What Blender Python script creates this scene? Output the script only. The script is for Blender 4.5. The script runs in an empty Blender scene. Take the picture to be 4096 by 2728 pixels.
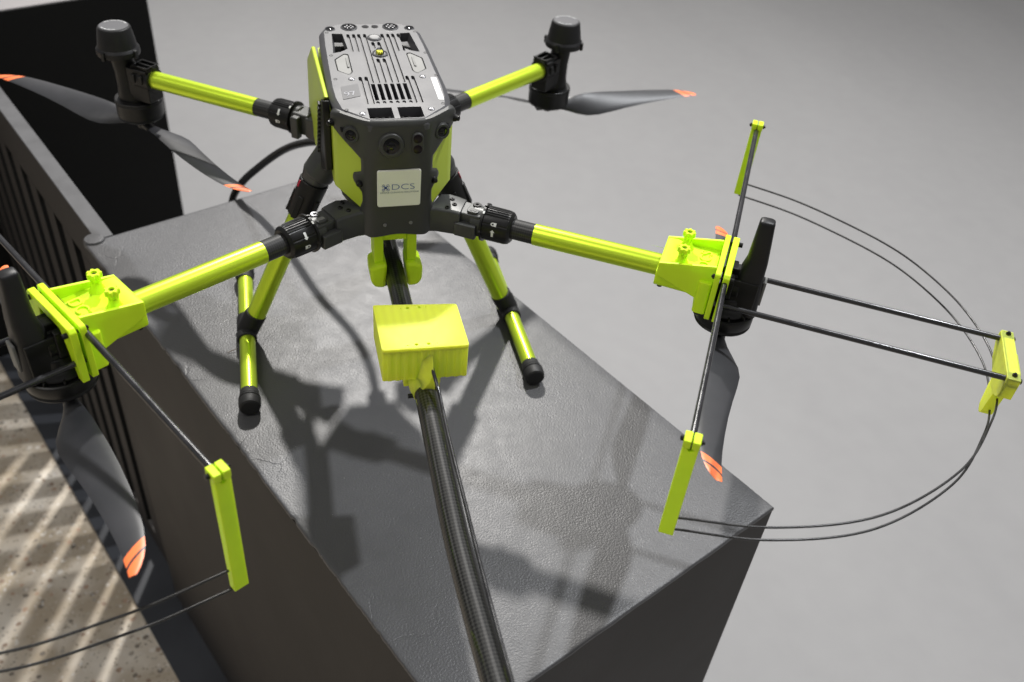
import bpy, bmesh, math, random
from mathutils import Vector, Matrix
random.seed(7)
scene = bpy.context.scene
C = scene.collection

# ------------------------------------------------------------------ camera
cam_d = bpy.data.cameras.new('camera'); cam = bpy.data.objects.new('camera', cam_d); C.objects.link(cam)
CR = ((0.9683, -0.0912, 0.2326), (-0.2362, -0.6377, 0.7332), (0.0814, -0.7648, -0.6391))  # columns: right, down, forward
right = Vector([r[0] for r in CR]); down = Vector([r[1] for r in CR]); fwd = Vector([r[2] for r in CR])
M = Matrix((right, -down, -fwd)).transposed().to_4x4()
M.translation = Vector((-0.1278, 0.0, 0.8395))
cam.matrix_world = M
cam_d.sensor_width = 36; cam_d.lens = 32.31
cam_d.clip_start = 0.01; cam_d.clip_end = 200
cam_d.dof.use_dof = True; cam_d.dof.focus_distance = 0.97; cam_d.dof.aperture_fstop = 5.0
scene.camera = cam

# ------------------------------------------------------------------ world, lamps, exposure
world = bpy.data.worlds.new('World'); scene.world = world; world.use_nodes = True
wn = world.node_tree.nodes; wl = world.node_tree.links
bg = wn['Background']
wtc = wn.new('ShaderNodeTexCoord'); wsep = wn.new('ShaderNodeSeparateXYZ'); wr = wn.new('ShaderNodeValToRGB')
wmap = wn.new('ShaderNodeMapRange'); wmap.inputs[1].default_value = -1; wmap.inputs[2].default_value = 1
wl.new(wtc.outputs['Generated'], wsep.inputs[0]); wl.new(wsep.outputs[2], wmap.inputs[0]); wl.new(wmap.outputs[0], wr.inputs[0])
wr.color_ramp.elements[0].position = 0.45; wr.color_ramp.elements[0].color = (0.30, 0.29, 0.28, 1)
wr.color_ramp.elements[1].position = 0.95; wr.color_ramp.elements[1].color = (0.30, 0.30, 0.31, 1)
e = wr.color_ramp.elements.new(0.60); e.color = (0.62, 0.61, 0.62, 1)
# rows of ceiling luminaires of the hall, high overhead
wdiv = wn.new('ShaderNodeMath'); wdiv.operation = 'DIVIDE'; wz = wn.new('ShaderNodeMath'); wz.operation = 'MAXIMUM'; wz.inputs[1].default_value = 0.05
wrot = wn.new('ShaderNodeVectorMath'); wrot.operation = 'DOT_PRODUCT'; wrot.inputs[1].default_value = (0.35, 0.94, 0)
wl.new(wsep.outputs[2], wz.inputs[0]); wl.new(wtc.outputs['Generated'], wrot.inputs[0]); wl.new(wrot.outputs['Value'], wdiv.inputs[0]); wl.new(wz.outputs[0], wdiv.inputs[1])
wsc = wn.new('ShaderNodeMath'); wsc.operation = 'MULTIPLY_ADD'; wsc.inputs[1].default_value = 0.9; wsc.inputs[2].default_value = 0.35; wl.new(wdiv.outputs[0], wsc.inputs[0])
wfr = wn.new('ShaderNodeMath'); wfr.operation = 'FRACT'; wl.new(wsc.outputs[0], wfr.inputs[0])
wlt = wn.new('ShaderNodeMath'); wlt.operation = 'LESS_THAN'; wlt.inputs[1].default_value = 0.22; wl.new(wfr.outputs[0], wlt.inputs[0])
wup = wn.new('ShaderNodeMapRange'); wup.inputs[1].default_value = 0.25; wup.inputs[2].default_value = 0.45; wl.new(wsep.outputs[2], wup.inputs[0])
wm = wn.new('ShaderNodeMath'); wm.operation = 'MULTIPLY'; wl.new(wlt.outputs[0], wm.inputs[0]); wl.new(wup.outputs[0], wm.inputs[1])
wad = wn.new('ShaderNodeMix'); wad.data_type = 'RGBA'; wl.new(wm.outputs[0], wad.inputs[0]); wl.new(wr.outputs[0], wad.inputs[6]); wad.inputs[7].default_value = (2.6, 2.55, 2.5, 1)
wl.new(wad.outputs[2], bg.inputs[0]); bg.inputs[1].default_value = 0.42

def area_lamp(name, direction, dist, size, power, color, target=(0, 0.85, 0.1), shape='DISK', size_y=None):
    d = Vector(direction).normalized()
    ld = bpy.data.lights.new(name, 'AREA'); ld.shape = shape; ld.size = size; ld.spread = math.radians(150); ld.energy = power * 0.66; ld.color = color
    if size_y: ld.size_y = size_y
    o = bpy.data.objects.new(name, ld); C.objects.link(o)
    o.location = Vector(target) - d * dist
    o.rotation_euler = d.to_track_quat('-Z', 'Y').to_euler()
    return o
area_lamp('spot_lamp_back', (-0.13, -0.98, -1.0), 5.5, 0.20, 335, (1.0, 0.97, 0.93))
area_lamp('spot_lamp_side', (-0.566, -0.236, -1.0), 5.0, 0.20, 175, (0.95, 0.97, 1.0))
area_lamp('added_fill_left', (0.55, 0.15, -1.0), 5.5, 2.6, 62, (1.0, 0.96, 0.91))  # added soft fill, lifts the shadows on terrazzo and plinth top

scene.view_settings.view_transform = 'Standard'
scene.view_settings.look = 'None'
scene.view_settings.exposure = 0.0
scene.view_settings.gamma = 1.0
scene.view_settings.use_curve_mapping = False

# ------------------------------------------------------------------ materials
def mat(name, color, rough=0.5, metal=0.0, spec=0.5, coat=0.0, bump=None, noise=None, aniso=0.0, emis=None, sss=0.0, trans=0.0, ior=1.45):
    m = bpy.data.materials.new(name); m.use_nodes = True
    nt = m.node_tree; b = nt.nodes['Principled BSDF']
    b.inputs['Base Color'].default_value = (*color, 1); b.inputs['Roughness'].default_value = rough
    b.inputs['Metallic'].default_value = metal; b.inputs['Specular IOR Level'].default_value = spec
    b.inputs['Coat Weight'].default_value = coat; b.inputs['Coat Roughness'].default_value = 0.15
    b.inputs['Anisotropic'].default_value = aniso
    b.inputs['Transmission Weight'].default_value = trans; b.inputs['IOR'].default_value = ior
    if sss:
        b.inputs['Subsurface Weight'].default_value = sss
        b.inputs['Subsurface Radius'].default_value = (0.006, 0.006, 0.001)
        b.inputs['Subsurface Scale'].default_value = 1.0
    tc = nt.nodes.new('ShaderNodeTexCoord')
    if noise:   # (scale, amount, stretch) colour and roughness variation
        n = nt.nodes.new('ShaderNodeTexNoise'); n.inputs['Scale'].default_value = noise[0]; n.inputs['Detail'].default_value = 5
        mp = nt.nodes.new('ShaderNodeMapping')
        if len(noise) > 2: mp.inputs['Scale'].default_value = noise[2]
        nt.links.new(tc.outputs['Object'], mp.inputs[0]); nt.links.new(mp.outputs[0], n.inputs['Vector'])
        mr = nt.nodes.new('ShaderNodeMapRange'); mr.inputs[1].default_value = 0.3; mr.inputs[2].default_value = 0.7
        mr.inputs[3].default_value = 1 - noise[1]; mr.inputs[4].default_value = 1 + noise[1]
        mx = nt.nodes.new('ShaderNodeVectorMath'); mx.operation = 'SCALE'; mx.inputs[0].default_value = color
        nt.links.new(n.outputs['Fac'], mr.inputs[0]); nt.links.new(mr.outputs[0], mx.inputs['Scale']); nt.links.new(mx.outputs[0], b.inputs['Base Color'])
        m2 = nt.nodes.new('ShaderNodeMath'); m2.operation = 'MULTIPLY'; m2.inputs[1].default_value = rough
        nt.links.new(mr.outputs[0], m2.inputs[0]); nt.links.new(m2.outputs[0], b.inputs['Roughness'])
    if bump:    # (scale, strength, distance)
        n2 = nt.nodes.new('ShaderNodeTexNoise'); n2.inputs['Scale'].default_value = bump[0]; n2.inputs['Detail'].default_value = 3
        bp = nt.nodes.new('ShaderNodeBump'); bp.inputs['Strength'].default_value = bump[1]; bp.inputs['Distance'].default_value = bump[2]
        nt.links.new(tc.outputs['Object'], n2.inputs['Vector']); nt.links.new(n2.outputs['Fac'], bp.inputs['Height']); nt.links.new(bp.outputs[0], b.inputs['Normal'])
    return m

M_ = {}
M_['shell'] = mat('dark_grey_plastic', (0.045, 0.046, 0.044), 0.42, spec=0.45, bump=(1800, 0.06, 0.0003), noise=(30, 0.08))
M_['armgrey'] = mat('grey_cast_metal', (0.062, 0.064, 0.062), 0.38, metal=0.25, bump=(1500, 0.08, 0.0003), noise=(40, 0.12))
M_['plate'] = mat('silver_grey_metal', (0.078, 0.078, 0.083), 0.44, metal=0.0, spec=0.35, bump=(2200, 0.12, 0.0003), noise=(35, 0.10))
M_['black'] = mat('black_plastic', (0.007, 0.007, 0.007), 0.38, spec=0.4, bump=(1500, 0.06, 0.0003), noise=(40, 0.15))
M_['blacksat'] = mat('satin_black_plastic', (0.011, 0.011, 0.012), 0.45, spec=0.4, bump=(1200, 0.08, 0.0003), noise=(40, 0.15))
M_['rubber'] = mat('black_rubber', (0.012, 0.012, 0.012), 0.62, noise=(60, 0.2))
M_['void'] = mat('dark_void', (0.004, 0.004, 0.004), 0.6)
M_['lens'] = mat('lens_glass', (0.004, 0.004, 0.005), 0.08, spec=0.5)
M_['irlens'] = mat('infrared_lens', (0.008, 0.003, 0.007), 0.3, spec=0.3)
M_['steel'] = mat('screw_steel', (0.26, 0.26, 0.27), 0.45, metal=0.8)
M_['blacksteel'] = mat('black_screw', (0.02, 0.02, 0.02), 0.3, metal=0.6)
M_['chrome'] = mat('chrome_ring', (0.10, 0.10, 0.105), 0.4, metal=0.5)
M_['vinyl'] = mat('lime_vinyl', (0.50, 0.62, 0.05), 0.38, spec=0.4, coat=0.1, noise=(12, 0.05))
M_['print'] = mat('lime_printed_plastic', (0.66, 0.96, 0.02), 0.42, spec=0.35, sss=0.25, bump=(900, 0.10, 0.0003), noise=(25, 0.05))
M_['button'] = mat('grey_button', (0.17, 0.17, 0.17), 0.5, metal=0.0)
M_['pad'] = mat('grey_rubber_pad', (0.17, 0.17, 0.16), 0.55, noise=(60, 0.06))
M_['pad2'] = mat('faint_grey_print', (0.55, 0.55, 0.55), 0.5)
M_['label'] = mat('pale_label', (0.86, 0.87, 0.76), 0.32, noise=(18, 0.03))
M_['sticker'] = mat('grey_sticker', (0.075, 0.075, 0.08), 0.5, spec=0.3)
M_['white'] = mat('white_print', (0.75, 0.76, 0.75), 0.45)
M_['palegrey'] = mat('pale_grey_print', (0.34, 0.34, 0.36), 0.6, spec=0.2)
M_['blue'] = mat('blue_print', (0.03, 0.09, 0.34), 0.4)
M_['greyprint'] = mat('grey_print', (0.20, 0.24, 0.27), 0.4)
M_['red'] = mat('red_plastic', (0.45, 0.02, 0.05), 0.4)
M_['yellowled'] = mat('yellow_phosphor', (0.85, 0.85, 0.02), 0.5)
M_['clear'] = mat('clear_dome', (0.95, 0.95, 0.95), 0.02, trans=1.0)
M_['fin'] = mat('heat_sink', (0.02, 0.02, 0.02), 0.45, metal=0.5)
M_['rod'] = mat('pultruded_carbon_rod', (0.016, 0.016, 0.018), 0.22, spec=0.8, noise=(60, 0.25))
M_['wire'] = mat('black_guard_wire', (0.022, 0.022, 0.022), 0.28, spec=0.6, noise=(50, 0.2))
M_['hose'] = mat('glossy_black_hose', (0.012, 0.012, 0.012), 0.22, coat=0.3, bump=(300, 0.1, 0.0004))
M_['domecap'] = mat('dark_grey_cap', (0.10, 0.10, 0.105), 0.38, bump=(1500, 0.05, 0.0003))
M_['dirt'] = mat('dark_dirt', (0.012, 0.011, 0.01), 0.7)
M_['bristle'] = mat('brown_fibre', (0.10, 0.05, 0.02), 0.7)

# anodised lime tube: brushed metallic wrap
m = mat('lime_anodised_tube', (0.68, 0.92, 0.05), 0.30, metal=0.75, spec=0.6); M_['tube'] = m

# clear lime print (translucent printed box)
def translucent_print():
    m = mat('translucent_lime_print', (0.80, 1.0, 0.065), 0.5, spec=0.3, sss=0.7)
    nt = m.node_tree; b = nt.nodes['Principled BSDF']; b.inputs['Subsurface Radius'].default_value = (0.022, 0.024, 0.004)
    tc = nt.nodes['Texture Coordinate'] if 'Texture Coordinate' in nt.nodes else nt.nodes.new('ShaderNodeTexCoord')
    w = nt.nodes.new('ShaderNodeTexWave'); w.bands_direction = 'DIAGONAL'; w.inputs['Scale'].default_value = 260; w.inputs['Distortion'].default_value = 0.6
    w2 = nt.nodes.new('ShaderNodeTexWave'); w2.bands_direction = 'X'; w2.inputs['Scale'].default_value = 38; w2.inputs['Distortion'].default_value = 0.5
    n = nt.nodes.new('ShaderNodeTexNoise'); n.inputs['Scale'].default_value = 60
    for q in (w, w2, n): nt.links.new(tc.outputs['Object'], q.inputs['Vector'])
    bp = nt.nodes.new('ShaderNodeBump'); bp.inputs['Strength'].default_value = 0.22; bp.inputs['Distance'].default_value = 0.0003
    nt.links.new(w.outputs['Fac'], bp.inputs['Height'])
    nt.links.new(bp.outputs[0], b.inputs['Normal'])
    a = nt.nodes.new('ShaderNodeMath'); a.operation = 'ADD'; nt.links.new(w2.outputs['Fac'], a.inputs[0]); nt.links.new(n.outputs['Fac'], a.inputs[1])
    mr = nt.nodes.new('ShaderNodeMapRange'); mr.inputs[1].default_value = 0.2; mr.inputs[2].default_value = 1.5; mr.inputs[3].default_value = 0.93; mr.inputs[4].default_value = 1.0
    nt.links.new(a.outputs[0], mr.inputs[0])
    mx = nt.nodes.new('ShaderNodeVectorMath'); mx.operation = 'SCALE'; mx.inputs[0].default_value = (0.80, 1.0, 0.065)
    nt.links.new(mr.outputs[0], mx.inputs['Scale']); nt.links.new(mx.outputs[0], b.inputs['Base Color'])
    return m
M_['clearprint'] = translucent_print()

# carbon weave on UV
def carbon(name, su, sv, base=0.02, contrast=0.06, coat=1.0):
    m = bpy.data.materials.new(name); m.use_nodes = True; nt = m.node_tree; b = nt.nodes['Principled BSDF']
    b.inputs['Roughness'].default_value = 0.5; b.inputs['Specular IOR Level'].default_value = 0.2; b.inputs['Coat Weight'].default_value = coat * 0.8; b.inputs['Coat Roughness'].default_value = 0.05
    uv = nt.nodes.new('ShaderNodeUVMap'); mp = nt.nodes.new('ShaderNodeMapping'); mp.inputs['Scale'].default_value = (su, sv, 1)
    ck = nt.nodes.new('ShaderNodeTexChecker'); ck.inputs['Scale'].default_value = 1.0
    ck.inputs['Color1'].default_value = (base, base, base, 1); ck.inputs['Color2'].default_value = (base + contrast, base + contrast, base + contrast * 0.9, 1)
    mp.inputs['Rotation'].default_value = (0, 0, math.radians(45))
    nt.links.new(uv.outputs[0], mp.inputs[0]); nt.links.new(mp.outputs[0], ck.inputs['Vector'])
    n = nt.nodes.new('ShaderNodeTexNoise'); n.inputs['Scale'].default_value = 1.5; nt.links.new(mp.outputs[0], n.inputs['Vector'])
    mx = nt.nodes.new('ShaderNodeMix'); mx.data_type = 'RGBA'; mx.blend_type = 'MULTIPLY'; mx.inputs[0].default_value = 0.7
    nt.links.new(ck.outputs[0], mx.inputs[6]); nt.links.new(n.outputs['Fac'], mx.inputs[7]); nt.links.new(mx.outputs[2], b.inputs['Base Color'])
    bp = nt.nodes.new('ShaderNodeBump'); bp.inputs['Strength'].default_value = 0.15; bp.inputs['Distance'].default_value = 0.0003
    nt.links.new(ck.outputs['Fac'], bp.inputs['Height']); nt.links.new(bp.outputs[0], b.inputs['Normal'])
    b.inputs['Metallic'].default_value = 0.0
    return m
M_['carbon'] = carbon('woven_carbon_pole', 38, 28, 0.004, 0.035)
M_['carbon2'] = carbon('carbon_tube', 55, 30, 0.030, 0.022, 0.35)

# propeller: grey composite with orange tip bands and a dark slanted stripe (UV: u = radius in m, v = chord position -1..1)
def prop_mat():
    m = bpy.data.materials.new('propeller_composite'); m.use_nodes = True; nt = m.node_tree; b = nt.nodes['Principled BSDF']
    b.inputs['Roughness'].default_value = 0.42
    uv = nt.nodes.new('ShaderNodeUVMap'); sp = nt.nodes.new('ShaderNodeSeparateXYZ'); nt.links.new(uv.outputs[0], sp.inputs[0])
    k = nt.nodes.new('ShaderNodeMath'); k.operation = 'MULTIPLY_ADD'; k.inputs[1].default_value = -0.0075
    nt.links.new(sp.outputs[1], k.inputs[0]); nt.links.new(sp.outputs[0], k.inputs[2])   # r + .014 v
    g = nt.nodes.new('ShaderNodeMath'); g.operation = 'GREATER_THAN'; g.inputs[1].default_value = 0.2385; nt.links.new(k.outputs[0], g.inputs[0])
    c1 = nt.nodes.new('ShaderNodeMath'); c1.operation = 'COMPARE'; c1.inputs[1].default_value = 0.2505; c1.inputs[2].default_value = 0.0017; nt.links.new(k.outputs[0], c1.inputs[0])
    s = nt.nodes.new('ShaderNodeMath'); s.operation = 'SUBTRACT'; s.use_clamp = True; nt.links.new(g.outputs[0], s.inputs[0]); nt.links.new(c1.outputs[0], s.inputs[1])
    n = nt.nodes.new('ShaderNodeTexNoise'); n.inputs['Scale'].default_value = 30; n.inputs['Detail'].default_value = 4
    tc = nt.nodes.new('ShaderNodeTexCoord'); nt.links.new(tc.outputs['Object'], n.inputs['Vector'])
    cr = nt.nodes.new('ShaderNodeValToRGB'); cr.color_ramp.elements[0].position = 0.3; cr.color_ramp.elements[0].color = (0.026, 0.027, 0.030, 1)
    cr.color_ramp.elements[1].position = 0.7; cr.color_ramp.elements[1].color = (0.036, 0.036, 0.040, 1); nt.links.new(n.outputs['Fac'], cr.inputs[0])
    mx = nt.nodes.new('ShaderNodeMix'); mx.data_type = 'RGBA'; nt.links.new(s.outputs[0], mx.inputs[0]); nt.links.new(cr.outputs[0], mx.inputs[6]); mx.inputs[7].default_value = (0.95, 0.20, 0.055, 1)
    nt.links.new(mx.outputs[2], b.inputs['Base Color'])
    return m
M_['prop'] = prop_mat()

# ------------------------------------------------------------------ helpers
def link(o): C.objects.link(o); return o
def thing(name, label, cat, loc, group=None):
    o = bpy.data.objects.new(name, None); link(o); o.location = loc; o.empty_display_size = 0.05
    o['label'] = label; o['category'] = cat
    if group: o['group'] = group
    return o
def finish(bm, name, material, parent=None, angle=35, bevel=0.0, seg=2, label=None):
    bmesh.ops.remove_doubles(bm, verts=bm.verts, dist=1e-6)
    bmesh.ops.recalc_face_normals(bm, faces=bm.faces)
    me = bpy.data.meshes.new(name)
    for f in bm.faces: f.smooth = True
    ca = math.radians(angle)
    for e_ in bm.edges:
        if len(e_.link_faces) == 2 and e_.calc_face_angle(0) > ca: e_.smooth = False
    bm.to_mesh(me); bm.free()
    o = bpy.data.objects.new(name, me); link(o)
    mats = material if isinstance(material, (list, tuple)) else [material]
    for mm in mats: me.materials.append(M_[mm])
    if parent is not None:
        o.parent = parent
        if parent.type == 'EMPTY': o.location = -Vector(parent.location)
    if bevel:
        md = o.modifiers.new('bevel', 'BEVEL'); md.width = bevel; md.segments = seg; md.limit_method = 'ANGLE'; md.angle_limit = math.radians(30)
        md.harden_normals = False
    if label: o['label'] = label
    return o
def V(*a): return Vector(a)
ID = lambda x, y, z: Vector((x, y, z))
def box(bm, x0, x1, y0, y1, z0, z1, f=ID):
    vs = [bm.verts.new(f(x, y, z)) for x in (x0, x1) for y in (y0, y1) for z in (z0, z1)]
    for q in ((0, 1, 3, 2), (4, 6, 7, 5), (0, 4, 5, 1), (2, 3, 7, 6), (0, 2, 6, 4), (1, 5, 7, 3)): bm.faces.new([vs[i] for i in q])
def prism(bm, pts0, pts1):
    a = [bm.verts.new(p) for p in pts0]; b = [bm.verts.new(p) for p in pts1]; n = len(a)
    bm.faces.new(a); bm.faces.new(b[::-1])
    for i in range(n): bm.faces.new((a[i], b[i], b[(i + 1) % n], a[(i + 1) % n]))
def rpoly(pts, r, n=4):
    """round the corners of a 2-D polygon"""
    out = []; N = len(pts)
    for i in range(N):
        p = Vector(pts[i]); a = Vector(pts[i - 1]) - p; b = Vector(pts[(i + 1) % N]) - p
        rr = min(r, a.length * 0.45, b.length * 0.45); a = p + a.normalized() * rr; b = p + b.normalized() * rr
        for k in range(n + 1):
            t = k / n; out.append(tuple((1 - t) ** 2 * a + 2 * t * (1 - t) * p + t * t * b))
    return out
def frame(d):
    d = Vector(d).normalized(); u = d.cross(Vector((0, 0, 1)))
    if u.length < 1e-4: u = Vector((1, 0, 0))
    u.normalize(); return d, u, u.cross(d).normalized()
def tube(bm, p0, p1, r0, r1=None, n=32, cap=True, uv=False, rings=1):
    """cylinder / cone from p0 to p1"""
    p0 = Vector(p0); p1 = Vector(p1); r1 = r0 if r1 is None else r1
    d, u, w = frame(p1 - p0); L = (p1 - p0).length; rs = []
    uvl = bm.loops.layers.uv.verify() if uv else None
    for k in range(rings + 1):
        t = k / rings; rr = r0 + (r1 - r0) * t
        rs.append([bm.verts.new(p0 + (p1 - p0) * t + (u * math.cos(2 * math.pi * i / n) + w * math.sin(2 * math.pi * i / n)) * rr) for i in range(n)])
    for k in range(rings):
        for i in range(n):
            f = bm.faces.new((rs[k][i], rs[k][(i + 1) % n], rs[k + 1][(i + 1) % n], rs[k + 1][i]))
            if uv:
                for lp, (a, b) in zip(f.loops, ((k, i), (k, i + 1), (k + 1, i + 1), (k + 1, i))): lp[uvl].uv = (L * a / rings * 10, b / n)
    if cap: bm.faces.new(rs[0][::-1]); bm.faces.new(rs[-1])
def lathe(bm, prof, o, axis=(0, 0, 1), n=48, mod=None):
    """prof: list of (radius, height along axis); mod(angle) scales the radius"""
    o = Vector(o); d = Vector(axis).normalized()
    u = d.cross(Vector((0.3, 1, 0.1))).normalized(); w = d.cross(u); rs = []
    for r, h in prof:
        if r < 1e-6: rs.append([bm.verts.new(o + d * h)])
        else: rs.append([bm.verts.new(o + d * h + (u * math.cos(2 * math.pi * i / n) + w * math.sin(2 * math.pi * i / n)) * r * (mod(2 * math.pi * i / n, r, h) if mod else 1)) for i in range(n)])
    for a, b in zip(rs, rs[1:]):
        for i in range(n):
            if len(a) == 1 and len(b) == 1: continue
            if len(a) == 1: bm.faces.new((a[0], b[i], b[(i + 1) % n]))
            elif len(b) == 1: bm.faces.new((a[i], b[0], a[(i + 1) % n]))
            else: bm.faces.new((a[i], b[i], b[(i + 1) % n], a[(i + 1) % n]))
    if len(rs[0]) > 1: bm.faces.new(rs[0])
    if len(rs[-1]) > 1: bm.faces.new(rs[-1][::-1])
def catmull(P, m=10):
    P = [Vector(p) for p in P]; Q = [P[0] * 2 - P[1]] + P + [P[-1] * 2 - P[-2]]; out = []
    for i in range(1, len(Q) - 2):
        a, b, c, d = Q[i - 1:i + 3]
        for k in range(m):
            t = k / m; out.append(0.5 * ((2 * b) + (c - a) * t + (2 * a - 5 * b + 4 * c - d) * t * t + (3 * b - a - 3 * c + d) * t ** 3))
    out.append(P[-1]); return out
def sweep(bm, pts, r, n=12):
    pts = [Vector(p) for p in pts]; d, u, w = frame(pts[1] - pts[0]); rs = []
    for i, p in enumerate(pts):
        t = (pts[min(i + 1, len(pts) - 1)] - pts[max(i - 1, 0)]).normalized()
        u = (u - t * u.dot(t)).normalized(); w = t.cross(u)
        rs.append([bm.verts.new(p + (u * math.cos(2 * math.pi * k / n) + w * math.sin(2 * math.pi * k / n)) * r) for k in range(n)])
    for a, b in zip(rs, rs[1:]):
        for k in range(n): bm.faces.new((a[k], a[(k + 1) % n], b[(k + 1) % n], b[k]))
    bm.faces.new(rs[0][::-1]); bm.faces.new(rs[-1])
def boolean_cut(o, cutter_bm):
    """cut the shapes in cutter_bm out of o (exact solver), keep o as one plain mesh"""
    me = bpy.data.meshes.new('cutter'); bmesh.ops.recalc_face_normals(cutter_bm, faces=cutter_bm.faces); cutter_bm.to_mesh(me); cutter_bm.free()
    c = bpy.data.objects.new('cutter', me); link(c); c.location = o.location; c.parent = o.parent
    md = o.modifiers.new('cut', 'BOOLEAN'); md.operation = 'DIFFERENCE'; md.object = c; md.solver = 'EXACT'; md.use_self = True
    bpy.context.view_layer.update()
    dg = bpy.context.evaluated_depsgraph_get()
    new = bpy.data.meshes.new_from_object(o.evaluated_get(dg))
    o.modifiers.clear(); o.data = new
    bpy.data.objects.remove(c); bpy.data.meshes.remove(me)
    b2 = bmesh.new(); b2.from_mesh(new)
    for f in b2.faces: f.smooth = True
    for e_ in b2.edges: e_.smooth = not (len(e_.link_faces) != 2 or e_.calc_face_angle(0) > 0.5)
    b2.to_mesh(new); b2.free()
def text(name, body, size, material, parent, origin, ex, ey, depth=0.0003, align='CENTER', bold=0.0, sx=1.0):
    cu = bpy.data.curves.new(name, 'FONT'); cu.body = body; cu.size = size; cu.extrude = depth / size * 0.5 * size; cu.align_x = align; cu.align_y = 'CENTER'; cu.offset = bold
    tmp = bpy.data.objects.new('tmp', cu); link(tmp); bpy.context.view_layer.update()
    me = bpy.data.meshes.new_from_object(tmp.evaluated_get(bpy.context.evaluated_depsgraph_get()))
    bpy.data.objects.remove(tmp)
    ex = Vector(ex).normalized(); ey = Vector(ey); ey = (ey - ex * ey.dot(ex)).normalized(); ez = ex.cross(ey); og = Vector(origin)
    for v in me.vertices: v.co = og + ex * v.co.x * sx + ey * v.co.y + ez * v.co.z
    me.materials.clear(); me.materials.append(M_[material]); me.name = name
    o = bpy.data.objects.new(name, me); link(o); o.parent = parent
    if parent.type == 'EMPTY': o.location = -Vector(parent.location)
    return o
def screw(bm, p, axis, r=0.0022, h=0.001, hexr=0.0009):
    lathe(bm, [(r, -0.002), (r, h * 0.6), (r * 0.8, h), (hexr * 1.15, h), (hexr, -0.0002), (0, -0.0002)], p, axis, n=18)

# ------------------------------------------------------------------ the place
FZ = -0.93
U = Vector((0.4245, -0.9054, 0)).normalized()       # along the plinth, towards the camera
W = Vector((0.9054, 0.4245, 0)).normalized()        # across the plinth, to the right
A = Vector((-0.4207, 1.2832, 0))
LEN = 1.145; WID = 0.458
# far-right edge passes (0.2105,1.0607); near edge passes (0.2251,0.5211)
WID = (Vector((0.2105, 1.0607, 0)) - A).dot(W); LEN = (Vector((0.2251, 0.5211, 0)) - A).dot(U)

def sheet(name, pts, material, kind='structure', z=0.0):
    bm = bmesh.new(); bm.faces.new([bm.verts.new((p[0], p[1], z)) for p in pts]); o = finish(bm, name, material)
    if kind: o['kind'] = kind
    return o
def floor_mat():
    m = mat('grey_hall_floor', (0.46, 0.44, 0.42), 0.6, spec=0.3); nt = m.node_tree; b = nt.nodes['Principled BSDF']
    tc = nt.nodes['Texture Coordinate']
    n1 = nt.nodes.new('ShaderNodeTexNoise'); n1.inputs['Scale'].default_value = 1.1; n1.inputs['Detail'].default_value = 6; n1.inputs['Roughness'].default_value = 0.62
    n2 = nt.nodes.new('ShaderNodeTexNoise'); n2.inputs['Scale'].default_value = 14; n2.inputs['Detail'].default_value = 6
    mp = nt.nodes.new('ShaderNodeMapping'); mp.inputs['Rotation'].default_value = (0, 0, 0.6); mp.inputs['Scale'].default_value = (1, 0.35, 1)
    nt.links.new(tc.outputs['Object'], mp.inputs[0]); nt.links.new(mp.outputs[0], n1.inputs['Vector']); nt.links.new(tc.outputs['Object'], n2.inputs['Vector'])
    a = nt.nodes.new('ShaderNodeMath'); a.operation = 'MULTIPLY_ADD'; a.inputs[1].default_value = 0.45
    nt.links.new(n2.outputs['Fac'], a.inputs[0]); nt.links.new(n1.outputs['Fac'], a.inputs[2])
    cr = nt.nodes.new('ShaderNodeValToRGB'); cr.color_ramp.elements[0].position = 0.45; cr.color_ramp.elements[0].color = (0.266, 0.264, 0.266, 1)
    cr.color_ramp.elements[1].position = 0.95; cr.color_ramp.elements[1].color = (0.300, 0.298, 0.299, 1)
    nt.links.new(a.outputs[0], cr.inputs[0]); nt.links.new(cr.outputs[0], b.inputs['Base Color'])
    return m
M_['floor'] = floor_mat()
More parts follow.
